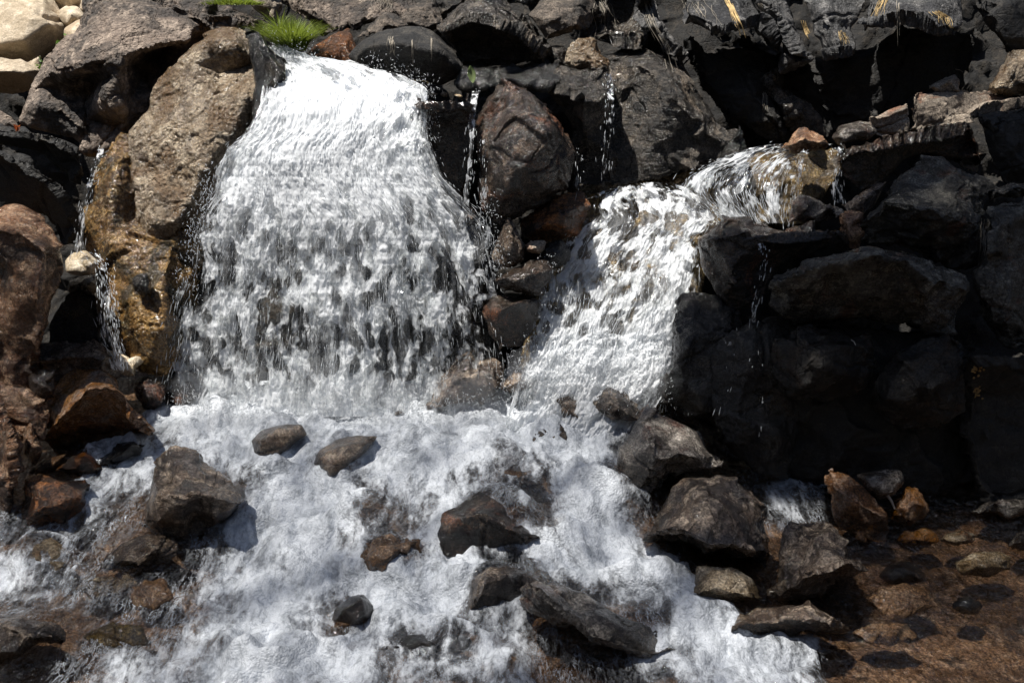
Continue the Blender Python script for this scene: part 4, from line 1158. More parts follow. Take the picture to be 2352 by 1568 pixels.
def fall(name, tab, yprof, densf, label, seed=1, nu=300, nv=380, bow=0.08, layers=3, lump=0.021, drops=20000, spread=0.03, soft=.22, stretch=2.3, k=1., dl=(0.006, 0.03), dr=(0.0008, 0.0019), clear=0.0, lgap=0.035):
    f = sheet_fn(tab, yprof, bow)
    root = bpy.data.objects.new(name, None)
    COL.objects.link(root)
    T = np.array(tab, float)
    c = f(np.array(0.5), np.array(1.0))
    root.location = c
    root.empty_display_size = 0.1
    structure(root)
    root["label"] = label



    for ly in range(layers):
        u, v = np.meshgrid(np.linspace(-0.02, 1.02, nu), np.linspace(0, 1, nv))
        u = u.ravel()
        v = v.ravel()
        P = f(u, v)
        Pu = f(np.clip(u + .01, 0, 1), v) - f(np.clip(u - .01, 0, 1), v)
        wdt = np.linalg.norm(Pu, axis=1) / .02
        Pv = f(u, np.clip(v + .01, 0, 1)) - f(u, np.clip(v - .01, 0, 1))
        N = np.cross(Pu, Pv)
        N /= np.maximum(np.linalg.norm(N, axis=1, keepdims=True), 1e-9)
        N *= np.where(N[:, 1:2] > 0, -1, 1)
        Wm = wdt.mean()
        col0 = f(np.full(200, .5), np.linspace(0, 1, 200))
        s = np.concatenate([[0], np.cumsum(np.linalg.norm(np.diff(col0, axis=0), axis=1))])
        s = s[-1] * (s / s[-1]) ** 0.82
        V_ = np.interp(v, np.linspace(0, 1, 200), s)
        uv = np.stack([(u - .5) * (0.35 * Wm + 0.65 * wdt), V_], -1)
        q = np.stack([uv[:, 0], uv[:, 1] / 1.5, np.full(len(u), ly * 3.7 + seed)], -1)
        d = fbm(q, 6, 3, seed + ly) * lump * 1.3 + fbm(q, 22, 4, seed + 9 + ly, 0.6) * lump * 0.8
        q2 = np.stack([uv[:, 0], uv[:, 1] / 3.0, np.full(len(u), ly * 1.7)], -1)
        d += fbm(q2, 60, 3, seed + 19 + ly, 0.6, ridge=True) * lump * 0.4
        d += fbm(np.stack([uv[:, 0], uv[:, 1] / 1.3, np.full(len(u), seed)], -1), 3.5, 2, seed + 5) * lump * 1.6
        P = P + N * (d + (layers - 1 - ly) * lgap * -1 + lgap * 0)[:, None]
        ew = np.clip(np.abs(u - .5) * 2, 0, 1) ** 2.5
        qs = np.stack([np.where(u < .5, 3.0, 9.0), uv[:, 1], np.full(len(u), seed * 1.0)], -1)
        side = fbm(q, 14, 3, seed + 40 + ly) * 0.014 + fbm(q, 4.0, 3, seed + 50, .6) * 0.03
        side += ew * fbm(qs, 4.5, 2, seed + 52, .5) * min(0.05, 0.05 * Wm)
        P[:, 0] += side
        o = mesh_obj("water_sheet", P, grid_faces(nu, nv), fall_mat(name + "_froth", seed + ly * 5.3, seed, soft, stretch, clear, k), root)
        add_uv(o, uv)
        den = densf(u, v, ly)
        qe = np.stack([uv[:, 0] * .6, uv[:, 1], np.full(len(u), seed * 2.0 + ly * .3)], -1)
        eo = np.clip(fbm(qe, 5.0, 4, seed + 60, .6) * 0.30 + 0.05, 0, .3) * min(1, .5 / max(Wm, .2) + .35)
        edge = np.minimum(np.clip((u + .02 - eo) / 0.05, 0, 1), np.clip((1.02 - u - eo) / 0.05, 0, 1))
        add_attr(o, "dens", den - (1 - edge) * 0.62)
    if drops:
        rng = np.random.default_rng(seed)
        n = drops * 4
        u = rng.uniform(-0.03, 1.03, n)
        v = rng.uniform(0, 1, n)
        P = f(u, v)
        uu = (u - .5) * 1.0
        cl = fbm(np.stack([u * 1.1, v * 0.8, u * 0 + seed], -1), 9, 4, seed + 77, 0.6)
        pr = np.clip(densf(u, v, 0) * 0.9 + cl * 1.4 - 0.1, 0, 1)
        m = rng.uniform(0, 1, n) < pr
        idx = np.where(m)[0][:drops]
        u, v, P = u[idx], v[idx], P[idx]
        D = f(u, np.clip(v + .02, 0, 1.02)) - f(u, v - .01)
        D = D / np.linalg.norm(D, axis=1, keepdims=True) + rng.normal(0, 0.10, D.shape)
        off = rng.normal(0, 1, P.shape) * np.array([0.012, spread, 0.012])
        P = P + off + np.array([0, -spread * 0.8, 0])
        L = rng.uniform(dl[0], dl[1], len(P)) * (0.35 + v)
        R = rng.uniform(dr[0], dr[1], len(P))
        spindles("water_drops", P, D, L, R, parent=root)
    return root


# big waterfall
TAB1 = [(108, 612, 650), (125, 618, 700), (140, 630, 760), (152, 640, 830), (165, 640, 905), (185, 630, 945), (200, 625, 975), (260, 602, 978), (300, 585, 972), (340, 528, 985),
        (400, 505, 1010), (450, 490, 1050), (500, 470, 1098), (600, 438, 1128), (700, 415, 1144), (800, 395, 1160), (900, 374, 1176), (955, 364, 1186)]
YP1 = [(108, 0.62), (140, 0.52), (165, 0.42), (200, 0.28), (260, 0.14), (340, 0.05), (500, -0.04), (700, -0.10), (955, -0.16)]


def dens1(u, v, ly):
    py = 108 + (955 - 108) * v
    d = np.interp(py, [108, 200, 420, 520, 620, 800, 900, 955], [1.0, 1.25, 1.22, 0.92, 0.72, 0.62, 0.68, 1.0])
    # thinner towards the right where the sheet breaks into a veil
    d -= 0.04 * np.clip((u - 0.62) / 0.3, 0, 1) * np.clip((py - 380) / 120, 0, 1) * np.clip((930 - py) / 100, 0, 1)
    d -= 0.10 * np.clip((u - 0.5) / 0.3, 0, 1) * np.clip((py - 230) / 50, 0, 1)
    d += 0.16 * np.exp(-((u - 0.50) / 0.10) ** 2) * np.clip((py - 500) / 100, 0, 1)
    d -= 0.16 * np.exp(-((u - 0.32) / 0.10) ** 2) * np.exp(-((py - 740) / 110) ** 2)
    d -= 0.25 * np.exp(-((u - 0.45) / 0.12) ** 2) * np.exp(-((py - 170) / 14) ** 2)
    return d - 0.12 * ly


fall("waterfall", TAB1, YP1, dens1, "big white waterfall fanning out from the upper left lip", seed=3, drops=4500, layers=3)

# right waterfall: sunlit cascade over the yellow bedrock
TAB2 = [(428, 1400, 1560), (450, 1332, 1640), (500, 1318, 1668), (560, 1290, 1625), (620, 1255, 1608), (700, 1240, 1590), (780, 1225, 1556), (850, 1200, 1540), (930, 1180, 1522)]
YP2 = [(428, 0.42), (450, 0.36), (500, 0.22), (600, 0.08), (700, -0.04), (800, -0.13), (850, -0.16), (930, -0.18)]


def dens2(u, v, ly):
    py = 428 + 502 * v
    d = np.interp(py, [428, 460, 560, 700, 780, 860, 930], [0.55, 0.70, 0.72, 0.66, 0.85, 1.1, 1.1])
    d += 0.30 * np.exp(-((u - 0.85) / 0.12) ** 2) * np.clip((py - 540) / 60, 0, 1)
    d -= 0.30 * np.exp(-((u - 0.42) / 0.12) ** 2) * np.exp(-((py - 470) / 35) ** 2)
    d -= 0.22 * np.exp(-((u - 0.5) / 0.16) ** 2) * np.exp(-((py - 610) / 50) ** 2)
    return d - 0.14 * ly


fall("waterfall", TAB2, YP2, dens2, "smaller sunlit waterfall over yellow bedrock right of centre", seed=11, drops=2500, layers=2, nu=240, nv=300, bow=0.03, stretch=2.8)

# white apron of foam where it lands
fall("foam", [(770, 1228, 1558), (850, 1205, 1545), (900, 1190, 1520), (960, 1170, 1485), (1020, 1160, 1440)], [(770, -.10), (850, -.20), (930, -.29), (1020, -.36)],
     lambda u, v, ly: 1.15 + 0 * u - .35 * np.clip(v - .75, 0, 1) * 4 * .6, "heap of white foam where the right waterfall lands", seed=91, nu=220, nv=160, bow=.06, layers=1, lump=.05, drops=900, stretch=1.6, k=.8, soft=.5)

# glassy curtain right of it, off the slanting lip
TAB3 = [(335, 1740, 1842), (350, 1690, 1838), (372, 1640, 1834), (400, 1580, 1830), (440, 1560, 1826), (480, 1600, 1822), (512, 1640, 1818)]
YP3 = [(335, 0.50), (372, 0.38), (400, 0.32), (440, 0.26), (512, 0.20)]


def dens3(u, v, ly):
    py = 335 + 177 * v
    return np.interp(py, [335, 380, 440, 512], [0.40, 0.48, 0.42, 0.55]) + 0.3 * np.clip((0.3 - u) / 0.3, 0, 1) - .1 * ly


fall("waterfall", TAB3, YP3, dens3, "thin glassy curtain of streaks off the slanting lip, left of the dark red stone", seed=21, drops=500, layers=2, nu=200, nv=140, bow=0.0, stretch=4.5, lump=0.012, k=1.5, lgap=.015, spread=.012, dl=(.01, .03), dr=(.0008, .002))


def strip(label, line, wid, yv, dens=0.6, seed=1, drops=500, name="trickle", **kw):
    """a narrow fall along a line of (px, py)"""
    wid *= .8
    tab = [(py, px - wid / 2, px + wid / 2) for px, py in line]
    yp = [(py, y) for (px, py), y in zip(line, yv)]
    return fall(name, tab, yp, lambda u, v, ly: dens - .10 + 0 * u, label, seed=seed, nu=14, nv=160, bow=0, layers=1, lump=0.008, drops=int(drops * .08), spread=.008, stretch=6, k=2.2, dl=(.004, .02), dr=(.001, .0026), **kw)


strip("thin stream of water falling left of the rounded dark boulder", [(1098, 208), (1090, 240), (1080, 300), (1076, 380), (1072, 470), (1068, 520)], 20, [.34, .16, .08, .04, .02, 0.0], 0.75, 31, 900)
strip("second thin stream of drops down the face of the rounded dark boulder", [(1103, 320), (1106, 380), (1110, 440), (1114, 500), (1118, 560)], 16, [-.02, -.06, -.08, -.09, -.1], 0.5, 32, 700)
strip("broken trickle down the wet rock column, top centre", [(1396, 168), (1400, 230), (1396, 290), (1392, 350), (1388, 400)], 22, [.5, .34, .30, .28, .26], 0.42, 33, 700)
strip("short trickle right of the rounded dark boulder", [(1326, 340), (1328, 380), (1328, 450)], 14, [.26, .22, .18], 0.35, 34, 300)
strip("slanting water jet in the dark gap at far left", [(238, 342), (225, 380), (207, 440), (190, 500), (180, 560), (178, 590)], 18, [.22, .16, .08, .04, 0.0, -0.02], 0.55, 35, 1300)
strip("narrow fall just right of the glassy curtain below the dark red stone", [(1842, 345), (1836, 380), (1826, 430), (1816, 500)], 24, [.36, .26, .2, .16], 0.55, 36, 900)
strip("narrow fall between the dark red stone and the smooth grey stone", [(1918, 330), (1924, 370), (1926, 420), (1928, 465)], 36, [.42, .34, .3, .26], 0.42, 37, 900)
strip("trickle down the wet brown boulder on the right bank", [(1755, 560), (1752, 600), (1745, 660), (1730, 740)], 16, [-.42, -.48, -.5, -.5], 0.42, 38, 500)
strip("faint drips on the black lump beside the right waterfall", [(1668, 740), (1664, 850), (1650, 960)], 60, [-.62, -.66, -.68], 0.12, 39, 260)
strip("faint drips on the dripping black rock under the slab", [(1755, 760), (1750, 880), (1735, 1000)], 70, [-.78, -.80, -.82], 0.08, 40, 260)

# white rivulet down the left side of the mossy rock
fall("trickle", [(575, 170, 236), (620, 224, 256), (700, 228, 268), (780, 236, 280), (850, 258, 296)], [(575, -.06), (620, -.16), (700, -.25), (780, -.32), (850, -.36)],
     lambda u, v, ly: 0.34 + 0 * u, "white rivulet splashing down the left side of the orange mossy rock", seed=51, nu=50, nv=200, bow=.0, layers=1, drops=300, spread=.01, k=1.6)

# ------------------------------------------------------------------ stream surface with foam
FM = ["00000000" + "8" * 23 + "0" * 17,
      "0000000" + "9" * 22 + "222" + "3664" + "0" * 12,
      "0000" + "578" + "55589" + "8" * 17 + "00000" + "4320" + "0" * 10,
      "0000566555568765679999855588543" + "00000" + "565200000000",
      "000085444446887955887554448974" + "00000" + "4763" + "000000000",
      "2367732000068888634557333699850000006640" + "00000000",
      "66654221135788884335942224888" + "73" + "0" * 17,
      "54332211135688886336654578888" + "863" + "0" * 16,
      "87652112256787899988983237899986" + "0" * 16,
      "65542223467789863799851110000788" + "73" + "0" * 14,
      "21112233467888632687754441111118864" + "0" * 13,
      "11112234456777867733346532111257899876" + "50" + "0" * 8,
      "111236656799988877544566421112467787776" + "0" * 9,
      "111346788899987766543456421111245677775" + "0" * 9]
FMA = np.array([[int(c) for c in (r + "0" * 48)[:48]] for r in FM], float) / 9
NUx, NVy = 820, 520
sx = np.linspace(-3.4, 3.6, NUx)
syy = np.linspace(-3.2, 0.25, NVy)
X, Y = np.meshgrid(sx, syy)
X = X.ravel()
Y = Y.ravel()
Zs = stream_z(X, Y)
P = np.stack([X, Y, Zs], -1)
# domain warp, then look up how much foam lies there
wp = np.stack([X * 0.8, Y, X * 0], -1)
wx = fbm(wp, 3.2, 4, 61) * 0.12
wy = fbm(wp, 3.2, 4, 62) * 0.12
px, py = to_px(P + np.stack([wx, wy, wx * 0], -1))
ci = np.clip(px / 49 - 0.5, 0, 46.999)
ri = np.clip((py - 925) / 50, 0, 12.999)
c0 = ci.astype(int)
r0 = ri.astype(int)
fc = ci - c0
fr_ = ri - r0
FMA[6:, :10] = np.clip(FMA[6:, :10] - 0.14, 0, 1)
foam = (FMA[r0, c0] * (1 - fc) + FMA[r0, c0 + 1] * fc) * (1 - fr_) + (FMA[r0 + 1, c0] * (1 - fc) + FMA[r0 + 1, c0 + 1] * fc) * fr_
right_cut = np.clip((1.9 - X) / 0.3, 0, 1)
flow = np.stack([X, Y * 0.45, X * 0], -1)
turb = np.clip(foam * 1.3, 0, 1)
calm = 1 - turb
h = fbm(flow, 2.2, 3, 71) * 0.026 + fbm(flow, 6, 4, 72) * 0.022 * (0.35 + turb) + fbm(flow, 17, 4, 73, 0.5) * 0.015 * (0.2 + turb)
h += fbm(np.stack([X + Y * .3, Y * 0.3, X * 0], -1), 34, 3, 79, 0.6, ridge=True) * 0.0022 * (0.3 + turb)
h += fbm(P, 55, 3, 74, 0.6) * 0.0022 * (0.4 + turb)
lump = np.abs(fbm(P + np.stack([wx, wy, wx * 0], -1) * .5, 6, 2, 75)) * 2.2
lump2 = np.abs(fbm(P, 16, 2, 77)) * 1.8
h += foam * (np.clip(lump, 0, 1.2) * 0.055 + np.clip(lump2, 0, 1) * 0.016) - foam * 0.006
ftex = np.clip(lump, 0, 1) * .7 + np.clip(lump2, 0, 1) * .3
h += 0.06 * np.abs(fbm(P, 9, 3, 78)) * 2 * np.exp(-((Y + .12) / .11) ** 2) * np.clip((.15 - X) / .3, 0, 1) * np.clip((X + 1.75) / .2, 0, 1)
pool = np.clip((X - 1.0) / 0.5, 0, 1)
h = h * (1 - 0.65 * pool) + pool * fbm(np.stack([X, Y * 2.2, X * 0], -1), 14, 3, 76) * 0.006 + pool * fbm(np.stack([X + Y * .4, Y * 2.6, X * 0], -1), 30, 2, 84) * 0.0030
for (bx_, by_, r_, a_) in [(800, 1200, .16, .05), (1000, 1100, .28, .06), (620, 1120, .18, .07), (765, 1110, .10, .07), (1150, 1190, .16, .05), (1500, 1340, .2, .05), (1350, 1120, .2, .05),
                           (640, 1530, .16, .06), (560, 1510, .1, .05), (1620, 1440, .15, .04), (880, 1010, .2, .05), (450, 960, .25, .03), (1300, 860, .3, .05), (1180, 1085, .16, .10), (900, 1270, .15, .09), (850, 1192, .12, .06), (1150, 1215, .18, .10), (1265, 1005, .12, .06),
                           (95, 1285, .14, .06), (240, 1345, .14, .04), (345, 1365, .12, .04), (270, 1465, .14, .03), (1150, 1350, .16, .08), (1000, 1480, .18, .06), (60, 1465, .2, .07),
                           (2070, 1375, .16, .03), (2030, 1455, .12, .03), (320, 1270, .15, .05), (2070, 1320, .12, .05), (1340, 1400, .2, .03), (648, 1005, .12, .085), (795, 1045, .13, .085), (1130, 1200, .15, .03), (1300, 1250, .15, .04)]:
    B = on_stream(bx_, by_)
    h += a_ * np.exp(-(((X - B[0]) / r_) ** 2 + ((Y - B[1]) / (r_ * .7)) ** 2))
for (cx_, cy_, rx_, ry_) in FOOT:
    m_ = (np.abs(X - cx_) < rx_ * 1.6 + .1) & (np.abs(Y - cy_) < ry_ * 1.6 + .1)
    rr = np.sqrt(((X[m_] - cx_) / max(rx_, .03)) ** 2 + ((Y[m_] - cy_) / max(ry_, .03)) ** 2)
    ring = np.exp(-((rr - 1.0) / .18) ** 2) * np.where(Y[m_] > cy_, 1.0, 0.45) * (0.6 + 0.8 * vnoise(P[m_] * 9, 5))
    h[m_] += 0.028 * ring * np.clip(foam[m_] * 2, .15, 1)
    foam[m_] = foam[m_] + 0.30 * np.clip(ring, 0, 1) * np.clip(foam[m_] * 3, 0, 1)
P[:, 2] += h

ts = NT("stream_water")
tc = ts.n("ShaderNodeTexCoord")
ob = tc.outputs["Object"]
af = ts.n("ShaderNodeAttribute")
af.attribute_name = "foam"
fo = af.outputs["Fac"]
st_ = ts.mapping(ob, (1, 0.4, 1), (0, 0, 0.25))
n1 = ts.noise(st_, 11, 5, 0.6, 0.8)
n2 = ts.noise(ts.mapping(ob, (1, 0.55, 1)), 48, 4, 0.65, 0.5)
n3 = ts.noise(ob, 170, 2, 0.6)
v = ts.math('MULTIPLY_ADD', ts.math('SUBTRACT', n1, 0.5), 1.5, fo)
v = ts.math('MULTIPLY_ADD', ts.math('SUBTRACT', n2, 0.5), 0.6, v)
v = ts.math('MULTIPLY_ADD', ts.math('SUBTRACT', n3, 0.5), 0.22, v)
any_ = ts.ramp(fo, 0.02, 0.2)
fa = ts.math('MULTIPLY', ts.ramp(v, 0.36, 0.98), any_)
wisp = ts.noise(ts.mapping(ob, (1, 0.28, 1), (0, 0, 0.35)), 38, 4, 0.7, 1.2)
wispa = ts.math('MULTIPLY', ts.ramp(ts.math('ABSOLUTE', ts.math('SUBTRACT', wisp, 0.5)), 0.0, 0.05, 0.50, 0.0), ts.ramp(fo, 0.0, 0.15, 0.0, 1.0))
fa = ts.math('MAXIMUM', fa, ts.math('MULTIPLY', wispa, ts.ramp(n1, 0.40, 0.58, 0.25, 1.0)))
bub = ts.voro(ob, 95)
hb = ts.math('MULTIPLY_ADD', bub, -0.45, ts.math('MULTIPLY_ADD', n3, 0.3, ts.math('MULTIPLY', n2, 0.8)))
Nf = ts.bump(hb, 0.75, 0.011)
Nw = ts.bump(ts.math('MULTIPLY_ADD', ts.noise(ts.mapping(ob, (1, 0.6, 1)), 30, 4, 0.6, 0.6), 1.0, ts.math('MULTIPLY', n1, 1.0)), 1.0, 0.032)
fcol = ts.mix(ts.ramp(ts.math('ADD', ts.math('MULTIPLY', n2, 0.5), ts.math('MULTIPLY', n1, 0.5)), 0.36, 0.60), (0.36, 0.385, 0.415), (0.70, 0.73, 0.77))
wh = white_shader(ts, Nf, (0.62, 0.65, 0.69), trans=0.10, rough=0.25, col=fcol)
cl = clear_shader(ts, Nw, (0.80, 0.76, 0.71), 0.05)
mx = ts.n("ShaderNodeMixShader")
ts.set(mx.inputs[0], fa)
ts.set(mx.inputs[1], cl)
ts.set(mx.inputs[2], wh)
ts.t.links.new(mx.outputs[0], ts.out.inputs[0])
so_ = structure(mesh_obj("stream", P, grid_faces(NUx, NVy), ts.m))
add_attr(so_, "foam", foam * 1.15)

# ------------------------------------------------------------------ leafy shade caster added out of view over the stream and right bank
def simple_mat(name, col, rough=0.6, trans=None, var=0.0, scale=20):
    t = NT(name)
    bs = t.n("ShaderNodeBsdfPrincipled")
    tc_ = t.n("ShaderNodeTexCoord")
    n = t.noise(tc_.outputs["Object"], scale, 4, 0.6)
    hs = t.n("ShaderNodeHueSaturation")
    hs.inputs["Color"].default_value = (*col, 1)
    t.set(hs.inputs["Value"], t.ramp(n, 0.3, 0.7, 1 - var, 1 + var))
    t.set(bs.inputs["Base Color"], hs.outputs[0])
    bs.inputs["Roughness"].default_value = rough
    if trans:
        tr = t.n("ShaderNodeBsdfTranslucent")
        tr.inputs[0].default_value = (*trans, 1)
        mx_ = t.n("ShaderNodeMixShader")
        mx_.inputs[0].default_value = 0.4
        t.set(mx_.inputs[1], bs.outputs[0])
        t.set(mx_.inputs[2], tr.outputs[0])
        t.t.links.new(mx_.outputs[0], t.out.inputs[0])
    else:
        t.t.links.new(bs.outputs[0], t.out.inputs[0])
    return t.m


def tube(path, rad, seg=8):
    path = np.asarray(path, float)
    n = len(path)
    V = []
    T = np.gradient(path, axis=0)
    T /= np.linalg.norm(T, axis=1, keepdims=True)
    ref = np.array([0.3, 0.9, 0.2])
    for i in range(n):
        a = np.cross(T[i], ref)
        a /= np.linalg.norm(a)
        b = np.cross(T[i], a)
        for k in range(seg):
            th = 2 * PI * k / seg
            V.append(path[i] + (a * math.cos(th) + b * math.sin(th)) * rad[i])
    F = []
    for i in range(n - 1):
        for k in range(seg):
            j = (k + 1) % seg
            F.append((i * seg + k, i * seg + j, (i + 1) * seg + j, (i + 1) * seg + k))
    return V, F


def quads(C, A, B):
    V = np.stack([C - A - B * .2, C - B, C + A, C + B], 1).reshape(-1, 3)
    F = np.arange(len(C) * 4).reshape(-1, 4)
    return V, F


# (px, py, Y, radius m, weight)   regions kept in shade
rs = np.random.default_rng(8)
SH = []


def shade(x0, x1, y0, y1, z, cover):
    SH.append((x0, x1, y0, y1, z, cover))


shade(0.80, 3.9, -0.72, -0.12, 0.1, 4.5)
shade(1.55, 3.9, -0.3, 0.35, 0.55, 1.3)
shade(-3.0, 0.75, -3.2, -0.25, -0.35, 0.85)
shade(0.75, 3.9, -1.5, -0.72, -0.45, 1.0)
shade(0.75, 3.9, -3.4, -1.5, -0.55, 0.40)
LP = []
leaf_a = 0.032
area = 2 * leaf_a * leaf_a * 0.8 * 0.6
for (x0, x1, y0, y1, z, c) in SH:
    n = int((x1 - x0) * (y1 - y0) * c / area)
    T = np.stack([rs.uniform(x0, x1, n), rs.uniform(y0, y1, n), np.full(n, z)], -1)
    # torn edges and gaps
    g = fbm(T, 1.3, 3, 400)
    T = T[g > -0.75]
    H = rs.uniform(13.0, 18.0, len(T))
    LP.append(T + SUN / SUN[2] * H[:, None])
LP = np.concatenate(LP)
tr_base = np.array([5.6, 2.6, 3.6])
added_shade_tree = bpy.data.objects.new("added_shade_tree", None)  # put in to block the sun over the regions listed above
COL.objects.link(added_shade_tree)
added_shade_tree.location = tr_base
tag(added_shade_tree, "leafy canopy added out of view to shade the lower stream and right bank", "added_shade_tree")
A = rs.normal(0, 1, LP.shape)
A[:, 2] *= 0.5
A /= np.linalg.norm(A, axis=1, keepdims=True)
B = np.cross(A, rs.normal(0, 1, LP.shape) * np.array([.5, .5, 1]) + np.array([0, 0, 1.0]))
B /= np.linalg.norm(B, axis=1, keepdims=True)
sc_ = rs.uniform(0.8, 1.25, len(LP))[:, None]
V, F = quads(LP, A * leaf_a * sc_, B * leaf_a * 0.6 * sc_)
LEAF = simple_mat("leaf_green", (0.05, 0.09, 0.02), 0.5, (0.10, 0.16, 0.03), 0.3)
BARK = simple_mat("bark", (0.10, 0.075, 0.055), 0.9, None, 0.4)
mesh_obj("added_crown", V, F, LEAF, added_shade_tree, smooth=False)
top = LP.mean(0)
pth = [tr_base, tr_base + np.array([-.3, -.2, 3]), tr_base + np.array([-1.2, -.8, 5.5]), tr_base * .45 + top * .55 + np.array([0, 0, 1.2])]
V, F = tube(pth, [0.3, 0.24, 0.17, 0.10], 12)
mesh_obj("added_trunk", V, F, BARK, added_shade_tree)
for k in range(16):
    e = LP[rs.integers(0, len(LP))]
    s = np.array(pth[2 if k % 2 else 3])
    mid = s * .5 + e * .5 + np.array([0, 0, rs.uniform(.1, .6)])
    V, F = tube([s, mid, e], [0.09, 0.05, 0.015], 7)
    mesh_obj("added_limb", V, F, BARK, added_shade_tree)

# ------------------------------------------------------------------ grass, roots, leaf, bag and other small things
def blades(base, n, lx, ly, h, spread, seed, wd=0.0035, droop=0.5):
    r = np.random.default_rng(seed)
    V, F = [], []
    for i in range(n):
        a = r.uniform(0, 2 * PI)
        rr = math.sqrt(r.uniform(0, 1))
        b = np.array(base) + np.array([math.cos(a) * rr * lx, math.sin(a) * rr * ly, -0.02 * rr])
        out = np.array([math.cos(a), math.sin(a) - .25, 0]) * rr * spread + r.normal(0, .12, 3) * np.array([1, 1, 0])
        H = h * r.uniform(.55, 1.1)
        side = np.array([math.cos(a + 1.57 + r.normal(0, .8)), math.sin(a + 1.57), 0])
        side /= np.linalg.norm(side)
        k0 = len(V)
        for j, t_ in enumerate((0, .35, .7, 1.0)):
            p = b + out * H * (t_ ** 1.7) * 1.2 + np.array([0, 0, H * (t_ - droop * t_ * t_ * np.linalg.norm(out))])
            w_ = wd * (1 - t_ * .85)
            V += [p - side * w_, p + side * w_]
            if j:
                F.append((k0 + 2 * j - 2, k0 + 2 * j - 1, k0 + 2 * j + 1, k0 + 2 * j))
    return V, F


GR = simple_mat("grass_green", (0.17, 0.23, 0.035), 0.5, (0.24, 0.30, 0.04), 0.6, 25)
b = at(670, 108, 0.66)
V, F = blades(b, 1300, 0.075, 0.05, 0.17, 0.85, 3, wd=.0026, droop=.3)
tag(mesh_obj("grass_tuft", V, F, GR, smooth=False), "bright green tuft of grass beside the lip of the big waterfall", "grass")
b = at(535, 4, 1.0)
V, F = blades(b, 500, 0.17, 0.06, 0.04, 1.2, 4)
tag(mesh_obj("grass_tuft", V, F, GR, smooth=False), "low yellow green grass at the top edge on the grey slab", "grass")
b = at(640, 70, 0.75)
V, F = blades(b, 90, 0.05, 0.04, 0.14, 1.4, 5)
tag(mesh_obj("grass_tuft", V, F, GR, smooth=False), "thin dark grass blades behind the bright green tuft", "grass")
for (x_, y_, Y_, lab) in ((146, 100, 1.35, "tiny green sprig between the pale boulder and the brown boulder"), (98, 152, 1.15, "tiny green sprig lower down beside the pale boulder")):
    r_ = np.random.default_rng(int(x_))
    C_ = at(x_, y_, Y_) + r_.normal(0, 1, (26, 3)) * np.array([.025, .02, .02])
    A_ = r_.normal(0, 1, (26, 3))
    A_ /= np.linalg.norm(A_, axis=1, keepdims=True)
    B_ = np.cross(A_, r_.normal(0, 1, (26, 3)))
    B_ /= np.linalg.norm(B_, axis=1, keepdims=True)
    V, F = quads(C_, A_ * .016, B_ * .009)
    V, F = list(V), [tuple(f) for f in F]
    for q_ in C_:
        v_, f_ = tube([C_.mean(0) + np.array([0, .01, -.05]), q_ * .5 + C_.mean(0) * .5 + np.array([0, 0, -.01]), q_], [.0015, .0012, .0008], 4)
        k_ = len(V)
        V += list(v_)
        F += [tuple(k_ + c_ for c_ in f) for f in f_]
    tag(mesh_obj("sprig", V, F, simple_mat("sprig_green", (0.12, 0.22, 0.03), 0.5, (0.2, 0.34, 0.05), .2), smooth=False), lab, "plant")


ROOT = simple_mat("dry_root", (0.52, 0.37, 0.17), 0.8, None, 0.35, 30)
GREYROOT = simple_mat("grey_root", (0.34, 0.30, 0.24), 0.85, None, 0.3, 30)


def raycast(px_, py_):
    dg_ = bpy.context.evaluated_depsgraph_get()
    d_ = rays(px_, py_)
    ok, loc, nrm, *_ = SC.ray_cast(dg_, Vector(CAM), Vector(d_))
    return (np.array(loc), np.array(nrm)) if ok else (None, None)


def roots(line, n, wid, label, seed, mat=None, r=0.0022, cat="roots", name="dry_roots"):
    """a mat of thin dry strands hanging down over the rock along a line"""
    rg = np.random.default_rng(seed)
    V, F = [], []
    L = np.array(line, float)
    for i in range(n):
        off = rg.normal(0, wid)
        t0 = rg.uniform(0, .2)
        t1 = rg.uniform(t0 + .25, 1.0)
        pts_ = []
        ph = rg.uniform(0, 6)
        last = None
        for t_ in np.linspace(t0, t1, 9):
            s_ = t_ * (len(L) - 1)
            a_ = int(min(s_, len(L) - 2))
            q = L[a_] + (L[a_ + 1] - L[a_]) * (s_ - a_)
            x_ = q[0] + off * (0.6 + .6 * t_) + math.sin(t_ * 9 + ph) * wid * .25
            loc, _n = raycast(x_, q[1])
            if loc is None:
                continue
            if last is not None and abs(loc[1] - last) > 0.12:
                loc = at(x_, q[1], last)
            last = loc[1]
            pts_.append(loc + np.array([0, -0.012 - rg.uniform(0, .006), 0]))
        if len(pts_) > 3:
            rr = r * rg.uniform(.5, 1.2)
            v_, f_ = tube(pts_, [rr * (1 - .6 * k / len(pts_)) for k in range(len(pts_))], 5)
            k0 = len(V)
            V += list(v_)
            F += [tuple(k0 + c_ for c_ in f) for f in f_]
    if F:
        tag(mesh_obj(name, V, F, mat or ROOT), label, cat)


